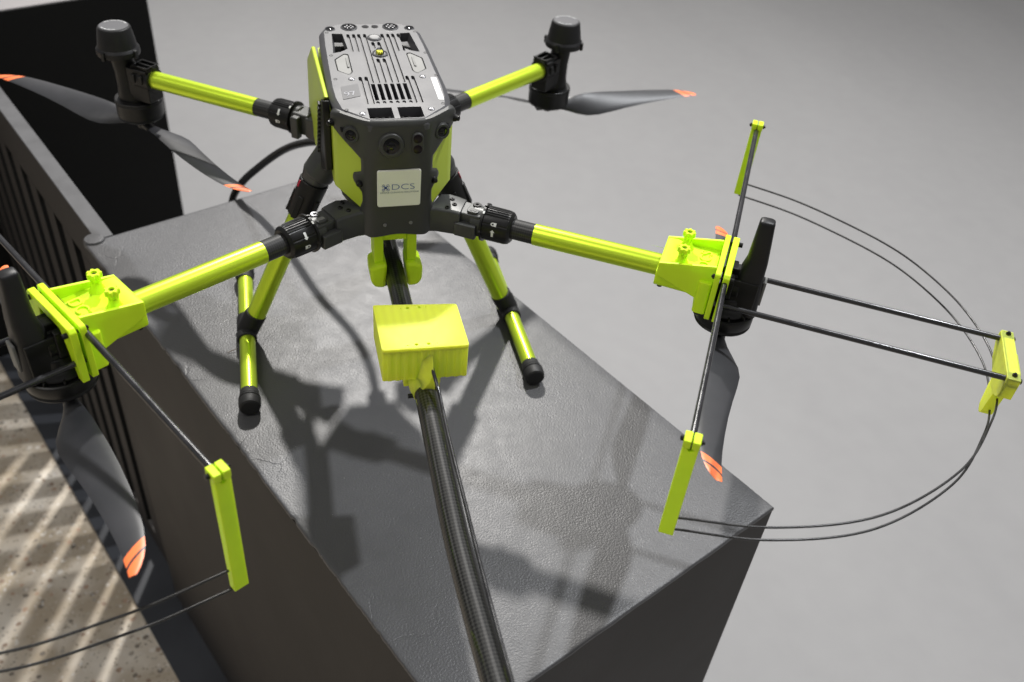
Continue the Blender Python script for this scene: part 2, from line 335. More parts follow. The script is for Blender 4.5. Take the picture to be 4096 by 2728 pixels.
def terrazzo_mat():
    m = mat('terrazzo', (0.4, 0.35, 0.28), 0.5, spec=0.35); nt = m.node_tree; b = nt.nodes['Principled BSDF']; tc = nt.nodes['Texture Coordinate']
    nm = nt.nodes.new('ShaderNodeTexNoise'); nm.inputs['Scale'].default_value = 9; nm.inputs['Detail'].default_value = 5
    base = nt.nodes.new('ShaderNodeValToRGB'); base.color_ramp.elements[0].position = 0.35; base.color_ramp.elements[0].color = (0.42, 0.35, 0.26, 1)
    base.color_ramp.elements[1].position = 0.68; base.color_ramp.elements[1].color = (0.70, 0.64, 0.55, 1)
    nt.links.new(tc.outputs['Object'], nm.inputs['Vector']); nt.links.new(nm.outputs['Fac'], base.inputs[0]); last = base.outputs[0]
    for sc, th, ramp in ((60, 0.30, ((0.28, 0.20, 0.15), (0.66, 0.61, 0.54), (0.20, 0.17, 0.14), (0.42, 0.29, 0.21), (0.36, 0.32, 0.27))),
                         (150, 0.34, ((0.40, 0.36, 0.30), (0.24, 0.20, 0.15), (0.65, 0.62, 0.58), (0.30, 0.25, 0.18), (0.5, 0.45, 0.36)))):
        v = nt.nodes.new('ShaderNodeTexVoronoi'); v.inputs['Scale'].default_value = sc; v.inputs['Randomness'].default_value = 1
        dn = nt.nodes.new('ShaderNodeTexNoise'); dn.inputs['Scale'].default_value = sc * 0.9
        va = nt.nodes.new('ShaderNodeVectorMath'); va.operation = 'MULTIPLY_ADD'; va.inputs[1].default_value = (0.008, 0.008, 0)
        nt.links.new(tc.outputs['Object'], dn.inputs['Vector']); nt.links.new(dn.outputs['Color'], va.inputs[0]); nt.links.new(tc.outputs['Object'], va.inputs[2]); nt.links.new(va.outputs[0], v.inputs['Vector'])
        sp = nt.nodes.new('ShaderNodeSeparateColor'); nt.links.new(v.outputs['Color'], sp.inputs[0])
        th_ = nt.nodes.new('ShaderNodeMath'); th_.operation = 'MULTIPLY'; th_.inputs[1].default_value = th * 1.25; nt.links.new(sp.outputs[1], th_.inputs[0])
        lt = nt.nodes.new('ShaderNodeMath'); lt.operation = 'LESS_THAN'; nt.links.new(v.outputs['Distance'], lt.inputs[0]); nt.links.new(th_.outputs[0], lt.inputs[1])
        cr = nt.nodes.new('ShaderNodeValToRGB'); cr.color_ramp.interpolation = 'CONSTANT'
        for i, c in enumerate(ramp):
            el = cr.color_ramp.elements[i] if i < 2 else cr.color_ramp.elements.new(i / len(ramp))
            if i < 2: el.position = i / len(ramp)
        for i, el in enumerate(sorted(cr.color_ramp.elements, key=lambda q: q.position)): el.color = (*ramp[i], 1)
        nt.links.new(sp.outputs[0], cr.inputs[0])
        mx = nt.nodes.new('ShaderNodeMix'); mx.data_type = 'RGBA'; nt.links.new(lt.outputs[0], mx.inputs[0]); nt.links.new(last, mx.inputs[6]); nt.links.new(cr.outputs[0], mx.inputs[7]); last = mx.outputs[2]
    nt.links.new(last, b.inputs['Base Color'])
    return m
M_['terrazzo'] = terrazzo_mat()
def painted_top_mat():
    m = mat('dark_grey_roller_paint', (0.05, 0.05, 0.052), 0.45, spec=0.5); nt = m.node_tree; b = nt.nodes['Principled BSDF']; tc = nt.nodes['Texture Coordinate']
    n1 = nt.nodes.new('ShaderNodeTexNoise'); n1.inputs['Scale'].default_value = 430; n1.inputs['Detail'].default_value = 2
    n2 = nt.nodes.new('ShaderNodeTexNoise'); n2.inputs['Scale'].default_value = 45; n2.inputs['Detail'].default_value = 4; n2.inputs['Distortion'].default_value = 0.2
    n3 = nt.nodes.new('ShaderNodeTexNoise'); n3.inputs['Scale'].default_value = 5; n3.inputs['Detail'].default_value = 4
    for n in (n1, n2, n3): nt.links.new(tc.outputs['Object'], n.inputs['Vector'])
    # pebbly orange-peel, stronger in some patches than others
    pm = nt.nodes.new('ShaderNodeMapRange'); pm.inputs[1].default_value = 0.35; pm.inputs[2].default_value = 0.65; pm.inputs[3].default_value = 0.35; pm.inputs[4].default_value = 1.0
    nt.links.new(n3.outputs['Fac'], pm.inputs[0])
    mu = nt.nodes.new('ShaderNodeMath'); mu.operation = 'MULTIPLY'; nt.links.new(n1.outputs['Fac'], mu.inputs[0]); nt.links.new(pm.outputs[0], mu.inputs[1])
    ad = nt.nodes.new('ShaderNodeMath'); ad.operation = 'MULTIPLY_ADD'; ad.inputs[1].default_value = 0.35; nt.links.new(n2.outputs['Fac'], ad.inputs[0]); nt.links.new(mu.outputs[0], ad.inputs[2])
    # cracked, flaking paint in a band along the left edge
    dt = nt.nodes.new('ShaderNodeVectorMath'); dt.operation = 'DOT_PRODUCT'; dt.inputs[1].default_value = tuple(W); nt.links.new(tc.outputs['Object'], dt.inputs[0])
    n4 = nt.nodes.new('ShaderNodeTexNoise'); n4.inputs['Scale'].default_value = 7; nt.links.new(tc.outputs['Object'], n4.inputs['Vector'])
    w0 = -0.4207 * W.x + 1.2832 * W.y
    mk = nt.nodes.new('ShaderNodeMapRange'); mk.inputs[1].default_value = w0 + 0.02; mk.inputs[2].default_value = w0 + 0.10; mk.inputs[3].default_value = 1.0; mk.inputs[4].default_value = 0.0
    nt.links.new(dt.outputs['Value'], mk.inputs[0])
    m4 = nt.nodes.new('ShaderNodeMapRange'); m4.inputs[1].default_value = 0.52; m4.inputs[2].default_value = 0.62; nt.links.new(n4.outputs['Fac'], m4.inputs[0])
    mm = nt.nodes.new('ShaderNodeMath'); mm.operation = 'MULTIPLY'; nt.links.new(mk.outputs[0], mm.inputs[0]); nt.links.new(m4.outputs[0], mm.inputs[1])
    ds = nt.nodes.new('ShaderNodeTexNoise'); ds.inputs['Scale'].default_value = 35; ds.inputs['Detail'].default_value = 4; nt.links.new(tc.outputs['Object'], ds.inputs['Vector'])
    va = nt.nodes.new('ShaderNodeVectorMath'); va.operation = 'MULTIPLY_ADD'; va.inputs[1].default_value = (0.03, 0.03, 0.0); nt.links.new(ds.outputs['Color'], va.inputs[0]); nt.links.new(tc.outputs['Object'], va.inputs[2])
    vc = nt.nodes.new('ShaderNodeTexVoronoi'); vc.feature = 'DISTANCE_TO_EDGE'; vc.inputs['Scale'].default_value = 22; nt.links.new(va.outputs[0], vc.inputs['Vector'])
    ck = nt.nodes.new('ShaderNodeMapRange'); ck.inputs[1].default_value = 0.0; ck.inputs[2].default_value = 0.03; ck.inputs[3].default_value = -0.45; ck.inputs[4].default_value = 0.0; nt.links.new(vc.outputs['Distance'], ck.inputs[0])
    cm = nt.nodes.new('ShaderNodeMath'); cm.operation = 'MULTIPLY_ADD'; nt.links.new(ck.outputs[0], cm.inputs[0]); nt.links.new(mm.outputs[0], cm.inputs[1]); nt.links.new(ad.outputs[0], cm.inputs[2]); ad = cm
    bp = nt.nodes.new('ShaderNodeBump'); bp.inputs['Strength'].default_value = 0.8; bp.inputs['Distance'].default_value = 0.0009
    nt.links.new(ad.outputs[0], bp.inputs['Height']); nt.links.new(bp.outputs[0], b.inputs['Normal'])
    cr = nt.nodes.new('ShaderNodeValToRGB'); cr.color_ramp.elements[0].position = 0.35; cr.color_ramp.elements[0].color = (0.074, 0.074, 0.077, 1)
    cr.color_ramp.elements[1].position = 0.7; cr.color_ramp.elements[1].color = (0.090, 0.090, 0.094, 1)
    nt.links.new(n3.outputs['Fac'], cr.inputs[0])
    # tiny pale flecks of grit
    vv = nt.nodes.new('ShaderNodeTexVoronoi'); vv.inputs['Scale'].default_value = 60; nt.links.new(tc.outputs['Object'], vv.inputs['Vector'])
    lt = nt.nodes.new('ShaderNodeMath'); lt.operation = 'LESS_THAN'; lt.inputs[1].default_value = 0.022; nt.links.new(vv.outputs['Distance'], lt.inputs[0])
    mx = nt.nodes.new('ShaderNodeMix'); mx.data_type = 'RGBA'; nt.links.new(lt.outputs[0], mx.inputs[0]); nt.links.new(cr.outputs[0], mx.inputs[6]); mx.inputs[7].default_value = (0.35, 0.35, 0.35, 1)
    nt.links.new(mx.outputs[2], b.inputs['Base Color'])
    rr = nt.nodes.new('ShaderNodeMapRange'); rr.inputs[1].default_value = 0.3; rr.inputs[2].default_value = 0.7; rr.inputs[3].default_value = 0.38; rr.inputs[4].default_value = 0.46
    nt.links.new(n2.outputs['Fac'], rr.inputs[0]); nt.links.new(rr.outputs[0], b.inputs['Roughness'])
    return m
M_['paint'] = painted_top_mat()
M_['side'] = mat('flat_charcoal_paint', (0.037, 0.0335, 0.031), 0.6, spec=0.3, bump=(220, 0.25, 0.0006), noise=(4, 0.10))
M_['rim'] = mat('grey_rim_paint', (0.085, 0.085, 0.088), 0.55, noise=(30, 0.12), bump=(200, 0.2, 0.0006))
M_['matblack'] = mat('matt_black_and_gap_shade', (0.006, 0.006, 0.0055), 0.75, spec=0.2, noise=(5, 0.1))
M_['baseplate'] = mat('dark_steel_base', (0.045, 0.048, 0.055), 0.45, spec=0.4, noise=(8, 0.12))

PO = A - W * 0.076 + Vector((0, 0, 0))       # outer edge of the base strip
big = 14
sheet('floor', [(-big, -big + 3), (big, -big + 3), (big, big + 3), (-big, big + 3)], 'floor', z=FZ)
t0 = PO - U * 6; t1 = PO + U * 6
sheet('terrazzo_floor', [t0, t1, t1 - W * 6, t0 - W * 6], 'terrazzo', z=FZ + 0.004)

# plinth under the drone: slightly uneven painted top with worn, wavy edges
pl = thing('display_plinth', 'tall charcoal display plinth with textured top carrying the lime drone', 'plinth', (0.0, 0.88, FZ))
def PP(u, w, z): return A + U * u + W * w + Vector((0, 0, z))
bm = bmesh.new(); g = []
us = [0, 0.0010, 0.0024] + [0.0024 + (LEN - 0.0048) * i / 300 for i in range(1, 300)] + [LEN - 0.0024, LEN - 0.0010, LEN]
ws = [0, 0.0010, 0.0024, 0.006, 0.012] + [0.012 + (WID - 0.0144) * j / 24 for j in range(1, 24)] + [WID - 0.0024, WID - 0.0010, WID]
nu, nw = len(us) - 1, len(ws) - 1
chip = [0.0] * (nu + 1)
for _ in range(26):
    c0 = random.randint(2, nu - 2); wd = random.randint(1, 5); am = random.uniform(0.0004, 0.0022)
    for i in range(max(0, c0 - wd), min(nu, c0 + wd) + 1): chip[i] = max(chip[i], am * (1 - abs(i - c0) / (wd + 1)))
for i, u in enumerate(us):
    row = []
    for j, w in enumerate(ws):
        edge = min(u, w, LEN - u, WID - w); z = 0.0 if edge > 0.002 else (-0.0003 if edge > 1e-6 else -0.0013)
        ww, uu = w, u
        if j < 4: ww = w + (chip[i] + random.uniform(-0.0003, 0.0003)) * (1 - j / 4); z -= chip[i] * 0.5 * (1 - j / 4)
        if nw - j < 2: ww = w + random.uniform(-0.0003, 0.0003)
        if i == 0 or i == nu: uu = u + random.uniform(-0.0005, 0.0005)
        row.append(bm.verts.new(PP(uu, ww, z)))
    g.append(row)
for i in range(nu):
    for j in range(nw): bm.faces.new((g[i][j], g[i + 1][j], g[i + 1][j + 1], g[i][j + 1]))
rim = [g[i][0] for i in range(nu + 1)] + [g[nu][j] for j in range(1, nw + 1)] + [g[i][nw] for i in range(nu - 1, -1, -1)] + [g[0][j] for j in range(nw - 1, 0, -1)]
low = [bm.verts.new((v.co.x, v.co.y, -0.006)) for v in rim]
for k in range(len(rim)): bm.faces.new((rim[k], rim[(k + 1) % len(rim)], low[(k + 1) % len(rim)], low[k]))
finish(bm, 'plinth_top', 'paint', pl, angle=50)
bm = bmesh.new()
prism(bm, [PP(0.0006, 0.0006, FZ + 0.012), PP(LEN - 0.0006, 0.0006, FZ + 0.012), PP(LEN - 0.0006, WID - 0.0006, FZ + 0.012), PP(0.0006, WID - 0.0006, FZ + 0.012)],
          [PP(0.0006, 0.0006, -0.005), PP(LEN - 0.0006, 0.0006, -0.005), PP(LEN - 0.0006, WID - 0.0006, -0.005), PP(0.0006, WID - 0.0006, -0.005)])
finish(bm, 'plinth_body', 'side', pl)
# base strip
bs = bmesh.new(); f_ = lambda u, w, z: A + U * u + W * w + Vector((0, 0, z))
box(bs, -1.4, LEN + 0.5, -0.076, 0.10, FZ + 0.005, FZ + 0.011, f_)
o = finish(bs, 'floor_strip', 'baseplate', bevel=0.001); o['label'] = 'dark steel floor strip along the foot of the slatted panel'; o['category'] = 'floor strip'

# slatted panel, flush with the plinth's left face, running away from its far corner
sp = thing('slatted_panel', 'dark slatted screen panel joined to the far left plinth corner', 'panel', tuple(A - U * 0.5 + Vector((0, 0, FZ))))
PL = 1.02; TH = 0.026; pitch = 0.098; gap = 0.046; PB = -0.86; PT = -0.10
def SP(u, w, z): return A - U * u + W * (w + 0.017 + 0.014 * u) + Vector((0, 0, z))
bm = bmesh.new(); box(bm, 0.0, PL, 0.001, TH, PT, -0.0035, SP); finish(bm, 'top_rail', 'side', sp, bevel=0.001)
bm = bmesh.new(); box(bm, 0.002, PL, 0.0, TH + 0.001, -0.0035, 0.0, SP); finish(bm, 'rail_cap', 'rim', sp, bevel=0.001)
bm = bmesh.new(); box(bm, 0.0, PL, 0.001, TH, FZ + 0.012, PB, SP); finish(bm, 'bottom_rail', 'side', sp, bevel=0.001)
x = 0.0; k = 0
while x < PL - 0.03:
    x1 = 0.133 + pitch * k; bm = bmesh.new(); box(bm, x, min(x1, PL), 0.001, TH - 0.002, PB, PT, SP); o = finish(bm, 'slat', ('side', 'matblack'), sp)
    for p_ in o.data.polygons: p_.material_index = 0 if p_.normal.dot(W) < -0.8 else 1      # charcoal face; other faces black, gap shade put into their colour
    x = x1 + gap; k += 1
bm = bmesh.new(); lathe(bm, [(0.0, 0.004), (0.014, 0.003), (0.016, 0.0), (0.016, -0.01)], A + W * 0.015 - U * 0.002, n=20); finish(bm, 'corner_cap', 'paint', sp)

# black plinth further back
bk = thing('black_plinth', 'matt black display plinth standing far back at the left', 'plinth', (-0.7, 2.5, FZ))
BW = Vector((0.3, 0.138, 0)).normalized(); BU = Vector((-BW.y, BW.x, 0)); BC = Vector((-0.392, 2.385, 0))
def BP(u, w, z): return BC - BW * u + BU * w + Vector((0, 0, z))
bm = bmesh.new(); box(bm, 0, 0.9, 0, 0.9, FZ + 0.001, -0.004, BP); finish(bm, 'plinth_body', 'matblack', bk, bevel=0.002)
M_['paletop'] = mat('painted_top_sheen', (0.27, 0.255, 0.255), 0.5, noise=(6, 0.05))  # pale colour stands in for light reflected off the dark top
bm = bmesh.new(); box(bm, 0, 0.9, 0, 0.9, -0.004, 0.0, BP); finish(bm, 'plinth_top', 'paletop', bk, bevel=0.001)

# ------------------------------------------------------------------ the drone
dr = thing('cleaning_drone', 'lime and grey four-armed cleaning drone with propeller guards and spray pole on the plinth', 'drone', (0.0, 1.0, 0.0))
def smax(x, k=0.004): return 0.5 * (x + math.sqrt(x * x + k * k))
def yfront(x): return 0.868 + smax(abs(x) - 0.033, 0.006) * 0.92
def plate_h(y): return 0.3965 + 0.035 * (y - 0.867)
def PM(x, y, dz=0.0):
    h = plate_h(y - 0.04 * (y - 0.867)); dh = h - 0.398
    return Vector((x - 0.29 * dh - x * dh / 0.44, y - 1.35 * dh * (1), h + dz))

# body core
plan = [(0.036, 0.880), (0.0605, 0.905), (0.0625, 1.085), (0.046, 1.112), (-0.046, 1.112), (-0.0625, 1.085), (-0.0605, 0.905), (-0.036, 0.880)]
bm = bmesh.new()
prism(bm, [V(x * 0.60, y, 0.256) for x, y in plan], [V(x * 0.96, y + (0.004 if y < 0.95 else 0), 0.290) for x, y in plan]); prism(bm, [V(x * 0.96, y + (0.004 if y < 0.95 else 0), 0.2905) for x, y in plan], [V(x, y, 0.3795) for x, y in plan])
finish(bm, 'body_core', 'shell', dr, bevel=0.002)

# lime side covers
for s in (-1, 1):
    pts = [(0.0335, 0.8755), (0.0645, 0.9045), (0.0655, 0.915), (0.0655, 1.085)]
    cols = []
    for i in range(len(pts) - 1):
        n_ = 6
        for k in range(n_): t = k / n_; cols.append((pts[i][0] * (1 - t) + pts[i + 1][0] * t, pts[i][1] * (1 - t) + pts[i + 1][1] * t))
    cols.append(pts[-1])
    bm = bmesh.new(); O_, I_ = [], []
    for x, y in cols:
        hb = 0.284 + max(0.0, min(1.0, (y - 0.8755) / 0.029)) * 0.020; ht = 0.386
        O_.append([bm.verts.new((s * x, y, hb + (ht - hb) * k / 6)) for k in range(7)])
        nx, ny = (0.003, 0.0)
        I_.append([bm.verts.new((s * (x - 0.0025), y + 0.0015, hb + (ht - hb) * k / 6)) for k in range(7)])
    n = len(cols)
    for i in range(n - 1):
        for k in range(6):
            bm.faces.new((O_[i][k], O_[i + 1][k], O_[i + 1][k + 1], O_[i][k + 1])); bm.faces.new((I_[i][k], I_[i][k + 1], I_[i + 1][k + 1], I_[i + 1][k]))
        bm.faces.new((O_[i][0], I_[i][0], I_[i + 1][0], O_[i + 1][0])); bm.faces.new((O_[i][6], O_[i + 1][6], I_[i + 1][6], I_[i][6]))
    for i in (0, n - 1):
        for k in range(6): bm.faces.new((O_[i][k], O_[i][k + 1], I_[i][k + 1], I_[i][k]))
    finish(bm, 'side_cover', 'vinyl', dr, angle=50)

# front cover: head wraps round the corners, waist, two ears, arm roots
prof = [(0.2545, 0.033), (0.2575, 0.0405), (0.270, 0.0415), (0.284, 0.0415), (0.289, 0.0405), (0.297, 0.0382), (0.306, 0.0380), (0.3105, 0.0385), (0.316, 0.0420),
        (0.3205, 0.0458), (0.325, 0.0472), (0.3295, 0.0462), (0.3325, 0.0415), (0.3335, 0.0388), (0.343, 0.0385), (0.3515, 0.0388), (0.359, 0.0465), (0.368, 0.0560), (0.3765, 0.0635), (0.383, 0.0665), (0.390, 0.0672), (0.394, 0.0655), (0.3962, 0.0615)]
def w_at(h):
    for (a, b), (c, d) in zip(prof, prof[1:]):
        if a <= h <= c: return b + (d - b) * (h - a) / (c - a)
    return prof[-1][1]
bm = bmesh.new(); NH, NU = 96, 48; F_, B_ = [], []
for i in range(NH + 1):
    h = 0.2545 + (0.3962 - 0.2545) * i / NH; w = w_at(h); rowf, rowb = [], []
    for k in range(NU + 1):
        t = -1 + 2 * k / NU; x = w * t
        # bottom edge dips slightly in the middle and lifts at the sides
        hh = h
        if h < 0.262: hh = h + 0.004 * (1 - (h - 0.2545) / 0.0075) * math.exp(-(x / 0.02) ** 2)
        y = yfront(x)
        y += -0.0022 * math.exp(-((h - 0.362) / 0.02) ** 2) * math.exp(-(x / 0.03) ** 4)
        tt = 1 - abs(t)
        y += 0.0016 * max(0.0, 1 - tt / 0.06) ** 2                         # rolled edge
        y += max(0.0, (h - 0.390) / 0.0062) ** 2 * 0.0025                  # rolled top
        rowf.append(bm.verts.new((x, y, hh))); rowb.append(bm.verts.new((x * 0.985, y + 0.006, hh)))
    F_.append(rowf); B_.append(rowb)
for i in range(NH):
    for k in range(NU):
        bm.faces.new((F_[i][k], F_[i][k + 1], F_[i + 1][k + 1], F_[i + 1][k])); bm.faces.new((B_[i][k], B_[i + 1][k], B_[i + 1][k + 1], B_[i][k + 1]))
    for k in (0, NU): bm.faces.new((F_[i][k], F_[i + 1][k], B_[i + 1][k], B_[i][k]))
for k in range(NU):
    bm.faces.new((F_[0][k], B_[0][k], B_[0][k + 1], F_[0][k + 1])); bm.faces.new((F_[NH][k], F_[NH][k + 1], B_[NH][k + 1], B_[NH][k]))
front = finish(bm, 'front_cover', 'shell', dr, angle=55)

# top plate
po = [(0.031, 0.867), (0.060, 0.8955), (0.0645, 0.923), (0.0655, 0.950), (0.0638, 1.054), (0.0618, 1.098), (0.055, 1.113), (0.040, 1.1235)]
po = [(x, y) for x, y in po] + [(-x, y) for x, y in po[::-1]]
po = rpoly(po, 0.003, 2)
def inset(pts, d):
    out = []; n_ = len(pts)
    for i in range(n_):
        a_, b_, c_ = Vector(pts[i - 1]), Vector(pts[i]), Vector(pts[(i + 1) % n_]); t_ = (c_ - a_).normalized(); nn = Vector((-t_.y, t_.x))
        if nn.dot(Vector((0, 0.995)) - b_) < 0: nn = -nn
        out.append(tuple(b_ + nn * d))
    return out
inner = inset(po, 0.0062)
bm = bmesh.new()
rings_ = [[bm.verts.new(PM(x, y, -0.011)) for x, y in po], [bm.verts.new(PM(x, y, -0.0052)) for x, y in po], [bm.verts.new(PM(x, y, -0.0038)) for x, y in inset(po, 0.0008)], [bm.verts.new(PM(x, y, 0.0)) for x, y in inner]]
n = len(po); bm.faces.new(rings_[0][::-1]); bm.faces.new(rings_[3])
for a, b in zip(rings_, rings_[1:]):
    for i in range(n): bm.faces.new((a[i], a[(i + 1) % n], b[(i + 1) % n], b[i]))
plate = finish(bm, 'top_plate', 'plate', dr, angle=25)
cut = bmesh.new()
def cpoly(pts, d, up=0.004):
    prism(cut, [PM(x, y, -d) for x, y in pts], [PM(x, y, up) for x, y in pts])
def slot(x, y0, y1, w, d):
    h = w / 2; cpoly([(x - h, y0 + h), (x, y0), (x + h, y0 + h), (x + h, y1 - h), (x, y1), (x - h, y1 - h)], d)
gp = 0.0070
for i in range(10):
    x = (i - 4.5) * gp + 0.002
    if 2 <= i <= 7:
        if i in (4, 5): slot(x, 0.9065, 0.9140, 0.0036, 0.0014); slot(x, 0.9560, 1.020, 0.0038, 0.0030); slot(x, 1.046, 1.066, 0.0038, 0.0030)
        else: slot(x, 0.9065, 0.9140, 0.0036, 0.0014); slot(x, 0.9560, 1.089, 0.0038, 0.0030)
        cpoly([(x - 0.0022, 0.9155), (x + 0.0022, 0.9155), (x + 0.0022, 0.9545), (x - 0.0022, 0.9545)], 0.02)
    else:
        slot(x * 0.96, 1.038, 1.089, 0.0038, 0.0030)
        slot(x * 0.93, 0.9065, 0.9735, 0.0038, 0.0030)
for s in (-1, 1):
    a, b = (0.0030, 0.0285)
    pp = [(s * a, 0.8835), (s * b, 0.8835), (s * b, 0.8985), (s * a, 0.8985)]
    cpoly(pp, 0.02)
    # sloping scoop in front of each opening
    prism(cut, [PM(s * a, 0.8730, 0.001), PM(s * a, 0.8845, -0.008), PM(s * a, 0.8845, 0.004), PM(s * a, 0.8728, 0.004)], [PM(s * b, 0.8730, 0.001), PM(s * b, 0.8845, -0.008), PM(s * b, 0.8845, 0.004), PM(s * b, 0.8728, 0.004)])
    # carry pockets
    pk = [(s * 0.0345, 1.090), (s * 0.0480, 1.091), (s * 0.0515, 1.036), (s * 0.0420, 1.0395), (s * 0.0325, 1.0485)]
    prism(cut, [PM(x * (0.88 if abs(x) > 0.04 else 1.02), y, -0.02) for x, y in pk], [PM(x, y, 0.004) for x, y in pk])
    pad = [(s * 0.0335, 1.0325), (s * 0.0382, 1.035), (s * 0.0508, 1.0195), (s * 0.0505, 0.990), (s * 0.038, 0.9785), (s * 0.0335, 0.9855)]
    cpoly(rpoly(pad, 0.002, 2), 0.0045)
boolean_cut(plate, cut)
# what is under the openings
bm = bmesh.new(); box(bm, -0.058, 0.058, 0.882, 1.100, 0.3800, 0.3812); finish(bm, 'inner_tray', 'void', dr)
bm = bmesh.new()
for k in range(9): a = k * 2 * math.pi / 9; c_ = V(0.001, 0.936, 0.3815); prism(bm, [c_ + V(math.cos(a + d_) * r_, math.sin(a + d_) * r_, z_) for r_, d_, z_ in ((0.006, 0, 0), (0.022, 0.25, 0), (0.022, 0.55, 0), (0.006, 0.4, 0))], [c_ + V(math.cos(a + d_) * r_, math.sin(a + d_) * r_, z_) for r_, d_, z_ in ((0.006, 0, 0.002), (0.022, 0.25, 0.004), (0.022, 0.55, 0.001), (0.006, 0.4, 0.001))])
lathe(bm, [(0.0065, 0), (0.0065, 0.004), (0, 0.0045)], (0.001, 0.936, 0.3815), n=24); finish(bm, 'cooling_fan', 'blacksat', dr)
for s in (-1, 1):
    bm = bmesh.new()
    for k in range(16): box(bm, s * 0.0325, s * 0.0375, 1.046 + k * 0.0026, 1.0472 + k * 0.0026, 0.3815, 0.3870)
    finish(bm, 'side_grille', 'void', dr)
    pad = rpoly([(s * 0.0343, 1.0312), (s * 0.0382, 1.0335), (s * 0.0498, 1.0190), (s * 0.0495, 0.9905), (s * 0.0383, 0.9798), (s * 0.0345, 0.9862)], 0.002, 2)
    bm = bmesh.new(); prism(bm, [PM(x, y, -0.0045) for x, y in pad], [PM(x, y, -0.0002) for x, y in pad]); 
    box(bm, s * 0.0365, s * 0.0390, 0.993, 1.018, PM(0, 1.0).z - 0.0005, PM(0, 1.0).z + 0.0010)
    finish(bm, 'rubber_pad', 'pad', dr, bevel=0.0006)
# LED, button, lenses, screws, stickers on the plate
N_ = (PM(0, 1.0) - PM(0, 0.9)).normalized(); NP = Vector((0, -N_.z, N_.y)).normalized()
c_ = PM(0.0028, 1.032)
bm = bmesh.new(); lathe(bm, [(0.0090, -0.004), (0.0090, 0.001), (0.0076, 0.0016), (0.0066, 0.0006), (0, 0.0006)], c_, NP, 40); led = finish(bm, 'beacon', 'plate', dr)
bm = bmesh.new(); lathe(bm, [(0.0050, 0.0006), (0.0050, 0.0022), (0.0046, 0.0045), (0.0034, 0.0062), (0.0018, 0.0070), (0, 0.0072)], c_, NP, 32); finish(bm, 'clear_lens', 'clear', led)
bm = bmesh.new(); box(bm, c_.x - 0.0021, c_.x + 0.0021, c_.y - 0.0021, c_.y + 0.0021, c_.z + 0.0009, c_.z + 0.0028); finish(bm, 'led', 'yellowled', led)
c_ = PM(0.0022, 1.0765)
bm = bmesh.new(); lathe(bm, [(0.0085, -0.002), (0.0085, 0.0008), (0.0078, 0.0012), (0.0070, 0.0002), (0.0068, 0.0002)], c_, NP, 40); b_ = finish(bm, 'power_button', 'plate', dr)
bm = bmesh.new(); lathe(bm, [(0.0066, -0.001), (0.0066, 0.0012), (0.0056, 0.0018), (0, 0.0014)], c_, NP, 40); finish(bm, 'button_face', 'button', b_)
for x in (-0.0245, 0.0262):
    c_ = PM(x, 1.1085)
    bm = bmesh.new(); lathe(bm, [(0.0100, -0.003), (0.0100, 0.0004), (0.0090, 0.0010), (0.0084, -0.0006), (0.0080, -0.0006)], c_, NP, 40); l = finish(bm, 'landing_light', 'plate', dr)
    bm = bmesh.new(); lathe(bm, [(0.0085, -0.002), (0.0085, 0.0), (0, 0.0003)], c_, NP, 32); finish(bm, 'lens', 'lens', l)
    bm = bmesh.new()
    for k in range(7):
        a = k * math.pi / 3; q = c_ + V(math.cos(a) * 0.0046, math.sin(a) * 0.0046, 0) * (0 if k == 6 else 1)
        lathe(bm, [(0.0018, 0.0002), (0.0013, 0.0012), (0, 0.0016)], q, NP, 12)
    finish(bm, 'led_cluster', 'chrome', l)
for x in (-0.0045, 0.0072):
    bm = bmesh.new(); lathe(bm, [(0.0042, -0.001), (0.0042, 0.0003), (0, 0.0003)], PM(x, 1.110), NP, 28); finish(bm, 'infrared_window', 'lens', dr)
for x in (-0.0478, 0.0490):
    c_ = PM(x, 1.1045)
    bm = bmesh.new(); lathe(bm, [(0.0062, -0.003), (0.0062, 0.0003), (0.0054, 0.0009), (0.0048, -0.0004), (0.0044, -0.0004)], c_, NP, 32); l = finish(bm, 'vision_camera', 'plate', dr)
    bm = bmesh.new(); lathe(bm, [(0.0050, -0.001), (0.0048, 0.0002), (0.0028, 0.0009), (0, 0.0012)], c_, NP, 28); finish(bm, 'lens', 'lens', l)
for x, y in ((-0.0525, 1.094), (0.0545, 1.094), (-0.0535, 1.030), (0.0565, 1.033), (-0.0545, 0.969), (0.0585, 0.973), (-0.0500, 0.896), (0.0535, 0.904)):
    bm = bmesh.new(); lathe(bm, [(0.0022, -0.001), (0.0022, 0.0002), (0.0013, 0.0002), (0.0011, -0.0008), (0, -0.0008)], PM(x, y), NP, 16); finish(bm, 'screw', 'void', dr)
for x, y in ((-0.0370, 0.968), (0.0425, 0.970), (-0.0345, 0.886), (0.0385, 0.892)):
    bm = bmesh.new(); lathe(bm, [(0.0036, -0.001), (0.0036, 0.0004), (0.0030, 0.0008), (0.0023, 0.0001), (0.0019, 0.0001), (0.0018, 0.0009), (0.0009, 0.0009), (0.0008, -0.0006), (0, -0.0006)], PM(x, y), NP, 24); finish(bm, 'screw', 'steel', dr)
st = rpoly([(-0.0510, 0.9492), (-0.0315, 0.956), (-0.0318, 0.9264), (-0.0510, 0.9191)], 0.0015, 3)
bm = bmesh.new(); prism(bm, [PM(x, y, -0.0002) for x, y in st], [PM(x, y, 0.0004) for x, y in st]); k_ = finish(bm, 'number_sticker', 'sticker', dr)
text('number', '97', 0.0130, 'palegrey', k_, PM(-0.0425, 0.9318, 0.0006), (0.98, 0.2, 0), (-0.1, 1, 0.035), 0.0001)
st = rpoly([(0.0510, 0.9675), (0.0572, 0.9665), (0.0562, 0.9120), (0.0502, 0.9130)], 0.0015, 3)
